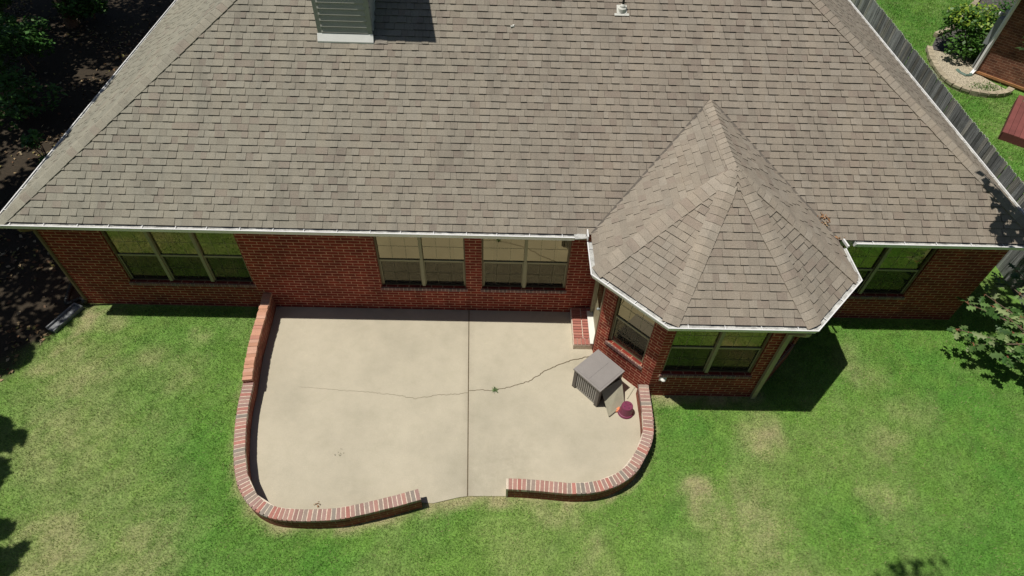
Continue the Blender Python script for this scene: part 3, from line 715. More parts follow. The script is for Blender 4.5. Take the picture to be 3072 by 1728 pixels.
def miter_off(pts, o, closed=False):
    out = []
    for i, p in enumerate(pts):
        p = Vector(p[:2]); a = Vector(pts[i - 1][:2]) if i > 0 else None; b = Vector(pts[i + 1][:2]) if i < len(pts) - 1 else None
        n1 = None if a is None else Vector(((p - a).y, -(p - a).x)).normalized(); n2 = None if b is None else Vector(((b - p).y, -(b - p).x)).normalized()
        if n1 is None: n = n2
        elif n2 is None: n = n1
        else: n = (n1 + n2); n = n / n.dot(n1) if n.length > 1e-6 else n1
        out.append(p + n * o)
    return out
GPROF = [(-.020, -.010), (-.020, 0), (0, 0), (.0, -.018), (-.018, -.045), (-.035, -.105), (-.122, -.105), (-.122, .004), (-.116, .004), (-.116, -.024), (-.026, -.024), (-.024, -.020), (-.020, -.010)]
def gutter(pts, parent, label=None, hang=True, caps=True):
    """lip polyline, outside to the right of travel"""
    mb = MB(); rings = [[(*q, HE + z) for q in miter_off(pts, o)] for o, z in GPROF]
    for k in range(len(GPROF) - 1):
        mi = 1 if k in (6, 7, 8, 9, 10, 11) else 0
        for j in range(len(pts) - 1): mb.poly([rings[k][j], rings[k][j + 1], rings[k + 1][j + 1], rings[k + 1][j]], None, (1, 1, 1), mi)
    if caps:
        for j in (0, len(pts) - 1): mb.poly([rings[k][j] for k in range(1, 8)], None, (1, 1, 1), 0)
    g = mb.build("gutter", [M_GUTTER, M_TROUGH], parent)
    if label: g['label'] = label
    if hang:
        for a, b in zip(pts, pts[1:]):
            a = Vector((*a[:2], HE)); b = Vector((*b[:2], HE)); d = b - a; L = d.length; d.normalize(); n = Vector((d.y, -d.x, 0)); s = .33 if L > 1.7 else L * .2
            while s < L - .1:
                m = MB(); c = a + d * s; m.bar(c + n * -.018 + Vector((0, 0, -.006)), c + n * -.118 + Vector((0, 0, .002)), .012, .006); m.build("hanger", M_GUTTER, g); s += .61
    return g
def gutters():
    yL, yR = YB + (XB - XA), YB + (XD - XC)
    sag = lambda a, b, n: [(a + (b - a) * k / n, -G + (random.uniform(-.005, .005) if 0 < k < n else 0)) for k in range(n + 1)]
    gutter(sag(LX, XA - .22, 6), HOUSE, "long gutter over the patio windows")
    gutter([(XA, -G - .10), (XA, yL), (XB, YB), (XC, YB), (XD, yR), (XD, -G - .12)], HOUSE, "gutter bent round the bay roof")
    gutter(sag(XD + .24, RX, 2), HOUSE, "gutter right of the bay")
    gutter([(LX, YBACK), (LX, -G)], HOUSE, "gutter along the left eave"); gutter([(RX, -G), (RX, YBACK)], HOUSE, "gutter along the right eave")
    # fascia boards
    mb = MB()
    for pts in ([(LX, YBACK), (LX, -G), (XA, -G)], [(XD, -G), (RX, -G), (RX, YBACK)], [(XA, -G), (XA, yL), (XB, YB), (XC, YB), (XD, yR), (XD, -G)]):
        o = miter_off(pts, -.128); 
        for a, b in zip(o, o[1:]): mb.bar((a.x, a.y, HE - .08), (b.x, b.y, HE - .08), .012, .17)
    mb.build("fascia", M_SOFFIT, HOUSE)
    # valley diverter plates at the bay
    mb = MB(); mb.box((XA + .01, -G + .02, HE + .055), (.02, .20, .12)); o_ = mb.build("gutter_end_plate", [M_GUTTER], HOUSE); mb = MB(); mb.box((XA - .12, -G + .04, HE + .010), (.22, .15, .012), rz=.12); mb.build("gutter_cover", [M_TROUGH], HOUSE)
    mb = MB(); mb.box((XD + .01, -G - .02, HE + .03), (.03, .20, .05), rz=.15); mb.build("gutter_end_plate", [M_GUTTER], HOUSE)
    # downspouts
    def spout(name, pts, w, dd, m):
        mb = MB()
        for a, b in zip(pts, pts[1:]): mb.bar(a, b, w, dd, up=(0, 1, 0))
        mb.build(name, m, HOUSE)
    spout("downspout", [(4.80, YB + .06, HE - .12), (4.80, YB + .08, HE - .22), (4.70, YB + G - .06, HE - .48), (4.70, YB + G - .045, .03)], .085, .065, M_TAN)
    spout("downspout", [(WX0 + .05, -G + .06, HE - .12), (WX0 + .05, -G + .08, HE - .2), (WX0 + .04, -.045, HE - .40), (WX0 + .04, -.045, .12)], .045, .045, M_BROWNF)
gutters()

def chimney():
    x0, x1, y0, y1 = -3.95, -2.935, 2.885, 3.95; zt = 7.85
    zr = lambda y: HE + TN * (y + G - .095)
    mb = MB(); mb.box(((x0 + x1) / 2, (y0 + y1) / 2, (4.3 + zt) / 2), (x1 - x0 - .04, y1 - y0 - .04, zt - 4.3)); ch = mb.build("chimney", M_SIDING, HOUSE)
    mb = MB(); z = 4.83
    while z < zt - .1:
        for (a, b) in (((x0, y0), (x1, y0)), ((x1, y0), (x1, y1)), ((x1, y1), (x0, y1)), ((x0, y1), (x0, y0))):
            A = Vector((*a, 0)); B = Vector((*b, 0)); d = (B - A).normalized(); n = Vector((d.y, -d.x, 0)); A = A + d * .06; B = B - d * .06
            lo = .024; hi = -.004; e = .115
            q = [A + n * lo + Vector((0, 0, z)), B + n * lo + Vector((0, 0, z)), B + n * hi + Vector((0, 0, z + e)), A + n * hi + Vector((0, 0, z + e))]; mb.poly(q)
            mb.poly([q[0], q[1], q[1] - n * .02, q[0] - n * .02])
        z += .115
    mb.build("lap_siding", M_SIDING, ch)
    for cx, cy in ((x0, y0), (x1, y0), (x1, y1), (x0, y1)):
        sx = 1 if cx == x0 else -1; sy = 1 if cy == y0 else -1
        mb = MB(); zb = 4.30 if cy == y1 else 4.72
        mb.box((cx + sx * .035, cy + sy * .0, (zb + zt) / 2), (.10, .03, zt - zb)); mb.box((cx, cy + sy * .0345, (zb + zt) / 2), (.03, .038, zt - zb)); mb.build("corner_board", M_TRIM, ch)
    mb = MB(); ta, tb_ = (y0 - .018, 4.815), (y0 - .085, zr(y0 - .085) + .045)
    mb.poly([(x0 - .03, tb_[0], tb_[1]), (x1 + .03, tb_[0], tb_[1]), (x1 + .03, ta[0], ta[1]), (x0 - .03, ta[0], ta[1])]); mb.poly([(x0 - .03, tb_[0], tb_[1] - .03), (x1 + .03, tb_[0], tb_[1] - .03), (x1 + .03, tb_[0], tb_[1]), (x0 - .03, tb_[0], tb_[1])])
    for xx in (x0 - .03, x1 + .03): mb.poly([(xx, tb_[0], tb_[1]), (xx, ta[0], ta[1]), (xx, ta[0] + .03, ta[1] - .12), (xx, tb_[0], tb_[1] - .05)])
    mb.build("flashing", M_FLASH, ch)
    mb = MB(); mb.box(((x0 + x1) / 2, (y0 + y1) / 2, zt + .05), (x1 - x0 + .14, y1 - y0 + .14, .1)); mb.box(((x0 + x1) / 2, (y0 + y1) / 2, zt + .13), (x1 - x0 + .2, y1 - y0 + .2, .05)); mb.build("chimney_cap", M_GREYM, ch)
    mb = MB(); p = Vector((x1 + .03, y0 - .09, zr(y0 - .09) + .02)); 
    mb.poly([p, p + Vector((.13, 0, .02)), p + Vector((.12, .14, .11)), p + Vector((0, .14, .10))], None, (.26, .235, .2)); mb.poly([p + Vector((.13, 0, .02)), p + Vector((.27, .01, .01)), p + Vector((.24, .14, .09)), p + Vector((.12, .14, .11))], None, (.30, .27, .23))
    mb.build("lifted_shingle", M_SHINGLE, ch)
    # plumbing vent with boot
    zv = zr(3.52); mb = MB(); mb.tube([(1.95, 3.54, zv - .05), (1.95, 3.54, zv + .26)], .024, 14); v = mb.build("vent_pipe", M_BLACK, HOUSE)
    s = Vector((0, 1, TN)).normalized(); nn = Vector((0, -TN, 1)).normalized(); M = Matrix((Vector((1, 0, 0)), s, nn)).transposed()
    mb = MB(); c = Vector((1.935, 3.52, zv)) + nn * .024; mb.box(c - s * .085, (.29, .05, .006), M=M); mb.box(c + s * .02, (.20, .20, .006), M=M)
    mb.lathe((1.945, 3.53, zv), [(.085, -.01), (.080, .06), (.055, .085), (.052, .11), (.03, .135), (.024, .14)], 20); mb.build("vent_boot", M_LEAD, v)
chimney()

# ------------------------------------------------------------------ things on the patio
def brick_step():
    t = thing("brick_step", "red brick doorstep with cream mortar below the door beside the bay window", "step")
    BRS = [(.42, .16, .12), (.46, .20, .15), (.38, .14, .11), (.44, .18, .14)]
    mb = MB(); mb.box((1.40, -.505, .0725), (.40, 1.00, .145)); mb.build("step_core", M_MORTAR, t)
    mb = MB(); y = -.01; r = random.Random(4); i = 0
    while y > -.80:
        for k in (0, 1): mb.box((1.205 + .1 + k * .205, y - .036, .105), (.184, .060, .13), 0, r.choice(BRS))
        y -= .0755
    for k in range(5): mb.box((1.243 + k * .08, -.925, .105), (.068, .150, .13), 0, r.choice(BRS))
    mb.build("tread_bricks", M_CAP, t)
    mb = MB(); y = -.05
    while y > -.98: mb.box((1.575, y - .035, .185), (.062, .062, .04), 0, r.choice(BRS)); y -= .0755
    mb.box((1.578, -.50, .165), (.07, .96, .05), 0, (.5, .4, .32)); mb.build("upper_bricks", M_CAP, t)
brick_step()

def storage_box():
    # footprint corners: (1.13,-1.88) front-left-ish, (1.57,-2.37), (2.05,-1.95)
    A = Vector((1.10, -1.915)); B = Vector((1.565, -2.42)); D = Vector((1.64, -1.43))
    u = (B - A); Lu = u.length; u.normalize(); v = Vector((-u.y, u.x)); Lv = .70
    ang = math.atan2(u.y, u.x); c = A + u * Lu / 2 + v * Lv / 2
    t = thing("storage_box", "square grey plastic deck box with a flat lid and louvred sides, against the bay wall", "storage box", loc=(c.x, c.y, 0), rz=ang)
    t2 = .58
    mb = MB(); mb.box((0, 0, t2), (Lu + .01, Lv + .01, .035)); mb.box((0, 0, t2 + .020), (Lu - .07, Lv - .07, .008)); mb.box((0, 0, t2 + .026), (.02, Lv - .1, .006)); mb.build("lid", M_GREYPL, t)
    for sx in (-1, 1):
        for sy in (-1, 1):
            mb = MB(); mb.box((sx * (Lu / 2 - .05), sy * (Lv / 2 - .05), .28), (.075, .075, .56)); mb.build("corner_post", M_GREYPL2, t)
    for ax, s in (('y', -1), ('x', -1), ('y', 1)):
        mb = MB(); W = (Lu if ax == 'y' else Lv) - .17
        def bb(a, z, w, th, h, k):
            if ax == 'y': mb.box((a, s * (Lv / 2 - .055 + k), z), (w, th, h))
            else: mb.box((s * (Lu / 2 - .055 + k), a, z), (th, w, h))
        bb(0, .28, W + .02, .02, .5, -.012); bb(0, .53, W + .02, .03, .05, 0); bb(0, .04, W + .02, .03, .06, 0)
        n = 11
        for i in range(n): bb(-W / 2 + (i + .5) * W / n, .29, W / n * .5, .03, .42, .012)
        mb.build("louvred_panel", simple("louvre_grey" + ax + str(s), (.36, .345, .32), .6, var=.05), t)
    # inside back and floor
    mb = MB(); mb.box((0, 0, .02), (Lu - .1, Lv - .1, .03)); mb.build("floor_panel", M_GREYPL2, t)
    # loose side panel leaning out of the open right-front side
    nw = Vector((1.775, -2.60)); 
    p = thing("loose_panel", "pale beige loose panel leaning on the open side of the grey deck box", "panel")
    q = [Vector((2.04, -1.97, .34)), Vector((2.10, -2.33, .03)), Vector((1.78, -2.60, .03)), Vector((1.64, -2.24, .34))]
    n = (q[1] - q[0]).cross(q[2] - q[0]).normalized(); n = n if n.z > 0 else -n
    mb = MB(); top = [x + n * .02 for x in q]; mb.poly(top)
    for i in range(4): mb.poly([q[i - 1], q[i], top[i], top[i - 1]])
    mb.poly(q[::-1]); mb.build("board", M_PANEL, p)
    mb = MB(); m = .03
    for a, b in ((0, 1), (1, 2), (2, 3), (3, 0)): mb.bar(top[a] + n * .003, top[b] + n * .003, .025, .008, up=n)
    mb.build("rim", M_PANEL, p)
    # long thin stake on the slab
    s = MB(); s.bar((2.20, -2.20, .012), (2.40, -1.90, .012), .016, .012, tint=(1, 1, 1)); o = s.build("wooden_stake", M_PANEL); o['label'] = "thin wooden stake lying on the patio behind the maroon pot"; o['category'] = "stake"
storage_box()
def pot():
    t = thing("plant_pot", "maroon plastic plant pot standing upside down on the patio", "pot", loc=(2.13, -2.50, 0))
    mb = MB(); mb.lathe((0, 0, 0), [(.150, .0), (.153, .035), (.145, .045), (.132, .048), (.108, .235), (.100, .243), (.02, .243), (.018, .236), (0, .236)], 40); mb.build("pot_body", M_MAROON, t, smooth=False)
    mb = MB(); mb.lathe((0, 0, 0), [(.158, .0), (.158, .012), (.150, .012)], 40); mb.build("rim", M_MAROON, t)
    for k in range(4): 
        m = MB(); a = k * PI / 2 + .4; m.lathe((.06 * math.cos(a), .06 * math.sin(a), .243), [(.010, 0), (.010, .002), (0, .002)], 10); m.build("drain_hole", M_BLACK, t)
    mb = MB(); mb.box((1.99, -2.455, .035), (.075, .05, .05), .7); mb.box((1.955, -2.49, .025), (.05, .045, .04), .2); mb.box((2.02, -2.40, .02), (.04, .03, .03), 1.1); o = mb.build("brick_chip", M_ORANGE); o['label'] = "small broken orange clay piece beside the maroon pot"; o['category'] = "clay piece"
pot()
def weed(x, y, label):
    t = MB(); r = random.Random(3)
    for k in range(26):
        a = r.uniform(0, 2 * PI); L = r.uniform(.04, .10); z = r.uniform(.01, .06); w = .006
        d = Vector((math.cos(a), math.sin(a), 0)); s = Vector((-d.y, d.x, 0)) * w; b = Vector((x, y, .004)); m = b + d * L * .5 + Vector((0, 0, z)); e = b + d * L + Vector((0, 0, z * .6))
        g = r.uniform(.8, 1.2); t.poly([b - s, m - s, e, m + s, b + s], None, (.17 * g, .27 * g, .10 * g))
    o = t.build("weed", M_GRASS); o['label'] = label; o['category'] = "weed"
weed(-.425, -2.05, "small green weed growing in the patio crack")

def leaf_bits(name, cx, cy, cz, n, rad, pal, label, cat, size=(.02, .05), nrm=None, seed=1):
    r = random.Random(seed); mb = MB()
    for k in range(n):
        a = r.uniform(0, 2 * PI); q = rad * math.sqrt(r.random()); c = Vector((cx + q * math.cos(a), cy + q * math.sin(a), 0)); c.z = (cz(c.x, c.y) if callable(cz) else cz) + r.uniform(.004, .03)
        s = r.uniform(*size); R = Matrix.Rotation(r.uniform(0, 6.28), 3, 'Z') @ Matrix.Rotation(r.uniform(-.6, .6), 3, 'X') @ Matrix.Rotation(r.uniform(-.6, .6), 3, 'Y')
        mb.poly([c + R @ Vector(p) for p in ((-s, 0, 0), (-s * .2, -s * .45, s * .15), (s, 0, 0), (-s * .1, s * .45, s * .1))], None, r.choice(pal))
    o = mb.build(name, M_LITTER); o['label'] = label; o['category'] = cat; return o
BROWN = [(.30, .15, .07), (.36, .2, .1), (.22, .11, .05), (.42, .28, .15)]
zroof = lambda x, y: HE + TN * (y + G - .095) + .02
leaf_bits("dry_leaves", 5.72, .03, zroof, 26, .13, BROWN, "dry brown leaves caught in the lower right valley of the bay roof", "leaves", seed=2)
leaf_bits("dry_leaves", 6.02, -.22, lambda x, y: HE + .03, 14, .09, BROWN, "dry brown leaves at the gutter corner right of the bay roof", "leaves", seed=3)
leaf_bits("dry_leaves", -3.43, -4.42, .002, 7, .07, BROWN, "small brown leaf pile on the patio by the front left wall", "leaves", (.015, .035), seed=4)
leaf_bits("dry_leaves", -3.25, -3.43, .002, 8, .10, [(.12, .11, .06)], "scattered grey-brown leaf crumbs in the left half of the patio", "leaves", (.008, .02), seed=5)
mb = MB(); c = Vector((-.22, 3.18, zroof(0, 3.18))); mb.box(c, (.07, .045, .02), .3); mb.box(c + Vector((.02, .02, .012)), (.03, .04, .018), 1.0); o = mb.build("white_scrap", M_GLASSW); o['label'] = "tiny white scrap lying on the roof shingles"; o['category'] = "scrap"

def splash():
    t = thing("splash_block", "long grey splash block lying in the grass at the house's left corner", "splash block", loc=(-9.58, -.44, ZG), rz=math.radians(68))
    mb = MB(); L, W = .74, .24
    mb.box((0, 0, .03), (L, W - .05, .03)); mb.box((0, W / 2 - .015, .05), (L, .03, .08)); mb.box((0, -W / 2 + .015, .05), (L, .03, .08)); mb.box((L / 2 - .015, 0, .05), (.03, W - .06, .08)); mb.build("trough", M_SPLASH, t)
    mb = MB(); pts = [(WX0 + .04, -.05, .16), (WX0 - .02, -.06, .04), (-9.50, .12, .0), (-9.74, -.02, .0), (-9.86, .3, .0), (-9.92, .75, 0)]
    P = resample([(p[0], p[1]) for p in pts], .03); N = len(P)
    path = [Vector((p.x, p.y, .16 * max(0, 1 - i / 6) + .0)) for i, p in enumerate(P)]
    mb.tube(path, [.045 + .006 * (i % 2) for i in range(N)], 10); o = mb.build("drain_pipe", M_BLACK); o['label'] = "black corrugated drain pipe bent out from the house's left corner"; o['category'] = "pipe"
splash()

# ------------------------------------------------------------------ fence and the neighbour's side
def fence():
    t = thing("wooden_fence", "long weathered grey picket fence behind the right side of the roof", "fence")
    A = Vector((11.50, -4.5)); B = Vector((12.20, 17.2)); d = (B - A); L = d.length; d.normalize(); n = Vector((-d.y, d.x)); r = random.Random(12); s = 0; H = 1.8; ang = math.atan2(d.y, d.x)
    while s < L:
        e = min(L, s + 2.44); mb = MB(); k = s
        while k < e - .02:
            w = .14; c = A + d * (k + w / 2) + n * r.uniform(-.006, .006); g = r.uniform(.6, 1.45); col = (.19 * g, .198 * g, .20 * g) if r.random() < .7 else (.24 * g, .235 * g, .215 * g)
            hh = H + r.uniform(-.015, .015); dv = Vector((d.x, d.y, 0)); nv = Vector((n.x, n.y, 0)); lean = Vector((d.x, d.y, 0)) * r.uniform(-.01, .01)
            pr = [(-w / 2, 0), (w / 2 - .006, 0), (w / 2 - .006, hh - .035), (w / 2 - .035, hh), (-w / 2 + .03, hh), (-w / 2, hh - .035)]
            C = Vector((c.x, c.y, ZG)); f = [C + dv * a + Vector((0, 0, z)) + nv * .009 + lean * z for a, z in pr]; b = [p - nv * .018 for p in f]
            mb.poly(f, None, col); mb.poly(b[::-1], None, col)
            for i in range(6): mb.poly([b[i - 1], b[i], f[i], f[i - 1]], None, (.30, .36, .24) if i in (3, 4, 5) else col)  # dog-ear tops tinted paler green, sunlit edge painted in
            # weathering streak groove
            k += w
        mb.build("picket_panel", M_FENCE, t)
        mb = MB()
        for z in (.3, .95, 1.55): a = A + d * s - n * .03; b = A + d * e - n * .03; mb.bar((a.x, a.y, ZG + z), (b.x, b.y, ZG + z), .04, .09, tint=(.13, .12, .10))
        mb.build("rail", M_FENCE, t)
        p = A + d * s - n * .09; mb = MB(); mb.box((p.x, p.y, ZG + .86), (.09, .09, 1.72), ang, (.13, .12, .10)); mb.build("post", M_FENCE, t)
        s = e
fence()
def neighbour():
    C = Vector((15.72, 11.0)); a = Vector((.71, -.70)).normalized(); b = Vector((.70, .71)).normalized()
    t = thing("brick_house", "brown brick neighbouring house corner with a white downspout, top right beyond the fence", "house")
    mb = MB(); p0 = C; p1 = C + a * 9; p2 = p1 + b * 12; p3 = C + b * 12
    # travel so the outside is on the right: p3->C->p1
    wall_seg(mb, tuple(p3), tuple(C), -.3, 2.6); wall_seg(mb, tuple(C), tuple(p1), -.3, 2.6); wall_seg(mb, tuple(p1), tuple(p2), -.3, 2.6); wall_seg(mb, tuple(p2), tuple(p3), -.3, 2.6)
    mb.build("brick_wall", M_NBRICK, t)
    mb = MB(); n = Vector((-.70, -.71)); 
    mb.bar((*(C + n * .02 - a * .0), .10), (*(p1 + n * .02), .10), .05, .07, tint=(1, 1, 1)); mb.build("brick_ledge", simple("orange_ledge", (.40, .19, .08), .9, var=.25, scale=14), t)
    mb = MB(); q = C + Vector((-.03, -.06)); mb.bar((*q, .12), (*q, 2.6), .10, .08, up=(1, 0, 0)); mb.bar((*q, .14), (*(q + Vector((-.12, -.1))), .05), .10, .08); mb.build("downspout", M_GUTTER, t)
    mb = MB(); m = C + b * .35 + Vector((-.71, .70)) * .12; mb.box((m.x, m.y, 1.35), (.35, .22, .85), math.radians(45)); mx = mb.build("meter_box", M_GREYM, t)
    mb = MB(); m2 = m + b * .45; mb.box((m2.x, m2.y, 1.75), (.22, .16, .22), math.radians(45)); mb.build("cover", M_GLASSW, mx)
    mb = MB(); m3 = m + b * .2 - Vector((.1, -.1)); mb.lathe((m3.x, m3.y, 1.78), [(.07, 0), (.07, .06), (0, .08)], 14); mb.build("meter_dial", M_GLASSW, mx)
    mb = MB(); mb.bar((m.x, m.y, .0), (m.x, m.y, .93), .05, .05, up=(1, 0, 0)); mb.build("conduit", M_GREYM, mx)
    # roof overhang (shades the wall top)
    mb = MB(); e = .5; r0 = C - a * e - b * e * 0 - b * e; r1 = p1 + a * e - b * e; r2 = p2 + a * e + b * e; r3 = p3 - a * e + b * e; z = 2.75
    cc = (r0 + r1 + r2 + r3) / 4
    for u, v in ((r0, r1), (r1, r2), (r2, r3), (r3, r0)): mb.poly([(*u, z), (*v, z), (cc.x, cc.y, 6.0)], None, (.3, .27, .22))
    mb.poly([(*r3, z - .01), (*r2, z - .01), (*r1, z - .01), (*r0, z - .01)], None, (.4, .38, .3)); mb.build("roof", M_SHINGLE, t)
    # drain elbow
    mb = MB(); mb.tube([(15.62, 10.90, .05), (15.52, 10.78, .03), (15.36, 10.76, .03), (15.26, 10.95, .02), (15.25, 11.15, .02)], .06, 10); o = mb.build("drain_pipe", simple("green_plastic", (.10, .16, .13), .5)); o['label'] = "short dark green drain pipe elbow under the neighbour's white downspout"; o['category'] = "pipe"
    # stone edging: curved
    def edging(pts, label, seed):
        mb = MB(); P = resample(pts, .27); r = random.Random(seed)
        for z0, z1, w in ((0, .09, .2), (.09, .17, .22)):
            for i in range(len(P) - 1):
                A, B = P[i], P[i + 1]; g = r.uniform(.8, 1.2); A2 = A.lerp(B, .03); B2 = A.lerp(B, .97)
                mb.bar(A2 + Vector((0, 0, ZG + (z0 + z1) / 2)), B2 + Vector((0, 0, ZG + (z0 + z1) / 2)), w * .8 + r.uniform(-.02, .02), (z1 - z0) * .94, tint=(g, g, g))
        o = mb.build("stone_edging", M_STONE); o['label'] = label; o['category'] = "garden edging"; o['group'] = "stone edgings of the neighbour's bed"
    edging([(14.9, 12.6), (14.64, 11.84), (14.45, 10.8), (14.52, 10.12), (14.75, 9.8), (15.1, 9.6), (15.6, 9.5), (16.1, 9.62), (16.40, 9.85)], "curved tan stone edging in front of the neighbour's gravel bed", 2)
    edging([(15.6, 13.6), (16.6, 14.3), (17.33, 15.02), (17.99, 15.86), (18.59, 16.55), (19.3, 17.4)], "tan stone edging running up behind the leafy shrub", 3)
    GZ = .03
    mb = MB(); mb.poly([(14.9, 12.6, GZ), (14.55, 11.7, GZ), (14.5, 10.5, GZ), (14.7, 9.9, GZ), (15.2, 9.65, GZ), (15.8, 9.55, GZ), (16.35, 9.85, GZ), (15.8, 11.0, GZ), (16.2, 12.0, GZ)]); mb.build("gravel_bed", M_GRAVEL, kind='structure')
    mb = MB(); mb.poly([(15.0, 12.62, .022), (16.2, 12.02, .022), (22, 17.8, .022), (19.6, 17.6, .022), (17.4, 15.0, .022), (15.6, 13.5, .022)]); mb.build("mulch_bed", M_MULCH, kind='structure')
    # red deck
    t = thing("red_deck", "low deck of dark red painted boards at the right edge, beyond the fence", "deck")
    d0 = Vector((14.57, 7.12)); u = Vector((.62, .785)).normalized(); v = Vector((u.y, -u.x))
    mb = MB(); ang = math.atan2(u.y, u.x)
    for k in range(22):
        c = d0 + u * 1.35 + v * (.075 + .15 * k); g = random.uniform(.85, 1.15); mb.box((c.x, c.y, .235), (2.7, .142, .03), ang, (g, g, g))
    mb.build("deck_board", M_DECK, t)
    mb = MB(); c = d0 + v * 1.65 + u * .015; mb.box((c.x, c.y, .09), (.03, 3.3, .25), ang, (.7, .7, .7)); c = d0 + u * 1.35 + v * .015; mb.box((c.x, c.y, .09), (2.7, .03, .25), ang, (.7, .7, .7)); mb.build("skirt_board", M_DECK, t)
neighbour()

# ------------------------------------------------------------------ vegetation
def leaf_cloud(centers, size, cols, shape='quad', flat=.5, drop=0.0):
    """leaves as bent kites; centers (n,3)"""
    n = len(centers); s = RNG.uniform(size[0], size[1], n)[:, None]
    a = RNG.uniform(0, 2 * PI, n); tilt = RNG.normal(0, flat, n); roll = RNG.normal(0, flat, n)
    d = np.stack([np.cos(a) * np.cos(tilt), np.sin(a) * np.cos(tilt), np.sin(tilt) - drop], 1); d /= np.linalg.norm(d, axis=1)[:, None]
    side = np.stack([-np.sin(a), np.cos(a), roll], 1); side /= np.linalg.norm(side, axis=1)[:, None]
    up = np.cross(d, side)
    p0 = centers - d * s * .5; p1 = centers - side * s * .32 + up * s * .08; p2 = centers + d * s * .55 - up * s * .06; p3 = centers + side * s * .32 + up * s * .08
    return np.stack([p0, p1, p2, p3], 1).reshape(-1, 3)
def blob_points(blobs, n):
    w = np.array([b[3] * b[4] * b[5] for b in blobs]); w = w / w.sum(); idx = RNG.choice(len(blobs), n, p=w); B = np.array(blobs)[idx]
    v = RNG.normal(size=(n, 3)); v /= np.linalg.norm(v, axis=1)[:, None]; r = RNG.uniform(.35, 1.0, n) ** .6
    return B[:, :3] + v * r[:, None] * B[:, 3:6]
def trunk_mesh(parent, base, top, r0, limbs, seed=1):
    mb = MB(); r = random.Random(seed); b = Vector(base); t = Vector(top); P = []
    for k in range(7): P.append(b.lerp(t, k / 6) + Vector((r.uniform(-.06, .06), r.uniform(-.06, .06), 0)) * (k > 0))
    mb.tube(P, [r0 * (1.25 if k == 0 else 1 - .1 * k) for k in range(7)], 10)
    for l in limbs:
        k = r.randint(3, 6); s = P[k]; e = Vector(l); m = s.lerp(e, .5) + Vector((r.uniform(-.2, .2), r.uniform(-.2, .2), r.uniform(.05, .35)))
        mb.tube([s, m, e], [r0 * .42, r0 * .26, r0 * .08], 7)
    return mb.build("trunk", M_BARK, parent, smooth=True)
def tree(label, base, height, blobs, nleaf, size, pal, seed, group=None, cat="tree", r0=.16, lean=(0, 0)):
    t = thing("tree", label, cat, group, loc=(0, 0, 0))
    bl = [(base[0] + b[0], base[1] + b[1], b[2], b[3], b[4], b[5]) for b in blobs]
    pts = blob_points(bl, nleaf); f = RNG.uniform(.65, 1.35, nleaf)[:, None]; pal = np.array(pal); c = pal[RNG.integers(0, len(pal), nleaf)] * f
    np_mesh("crown", leaf_cloud(pts, size, None), 4, M_LEAF, c, t)
    trunk_mesh(t, (base[0], base[1], ZG), (base[0] + lean[0], base[1] + lean[1], height), r0, [b[:3] for b in bl], seed)
    return t
GR = [(.045, .105, .022), (.035, .085, .018), (.060, .125, .030), (.075, .15, .03)]
def rand_blobs(r, n, R, z0, z1, s):
    return [(r.uniform(-R, R), r.uniform(-R, R), r.uniform(z0, z1), r.uniform(*s), r.uniform(*s), r.uniform(*s) * .7) for _ in range(n)]
LT = [((-14.3, .9), "tall tree nearest the lawn, left of the house's front corner"), ((-13.9, 3.4), "tall tree beside the house's left eave, second from the lawn"), ((-14.8, 7.6), "tall tree in the middle of the wood left of the roof"),
      ((-15.5, 12.6), "tall tree in the dark wood, near the top left corner"), ((-18.4, 3.0), "tall tree deep in the left wood, level with the front of the roof"), ((-19.0, 8.8), "tall tree deep in the left wood, at the far left edge"), ((-19.5, 15.0), "tall tree at the very top left of the wood"), ((-14.0, 17.8), "tall tree behind the wood, beyond the house's back left")]
for i, ((x, y), lab) in enumerate(LT):
    r = random.Random(60 + i)
    tree(lab, (x, y), 7.2, rand_blobs(r, 9, 1.9, 6.2, 8.6, (1.0, 1.7)), 5200, (.16, .30), GR, i, "trees of the wood left of the house", r0=.17)
# shading branch of the front-left tree: throws the shadow patches on the lawn's left edge
tree("slim tree left of the lawn whose shadow falls on the grass", (-12.4, -3.6), 6.2, [(-.5, 2.0, 6.6, .8, .5, .6), (.55, .28, 6.0, .5, .38, .35), (1.05, .18, 6.1, .28, .22, .2), (.95, -.55, 6.0, .42, .42, .3), (.4, -.9, 6.3, .5, .5, .4), (1.75, -1.45, 6.0, .26, .18, .2), (2.0, -1.95, 6.1, .30, .24, .2), (2.25, -1.75, 6.0, .12, .10, .1)], 3800, (.14, .26), GR, 31, "trees of the wood left of the house", r0=.1)
# understorey visible in the top left corner
US = [(-18.2, 12.9), (-16.4, 13.6), (-17.2, 11.0), (-15.2, 9.5), (-18.6, 9.6), (-15.0, 13.2), (-14.1, 6.9), (-12.2, 4.5)]
UL = ["leafy green sapling in the top left corner of the photo", "leafy green sapling right of the corner one, below the roof's far end", "broad green sapling just below the top left corner", "small green sapling between the wood's brown patches", "green bush at the left edge above the sunlit leaf patch", "low green sapling nearest the roof's far left eave", "bright green sapling at the left edge, halfway up the wood", "tiny dark sapling beside the roof's left eave"]
for i, ((x, y), lab) in enumerate(zip(US, UL)):
    r = random.Random(90 + i); big = i < 3
    n = 2600 if big else (1400 if i < 6 else (900 if i == 6 else 160)); R = 1.0 if big else (.65 if i < 7 else .3)
    tree(lab, (x, y), .9 if not big else 1.4, rand_blobs(r, 6, R, .5, 2.2 if big else 1.2, (.35, .75) if i < 7 else (.1, .2)), n, (.10, .20), [(.07, .19, .04), (.11, .25, .05), (.05, .14, .03)], 90 + i, "saplings under the wood", cat="sapling", r0=.03)

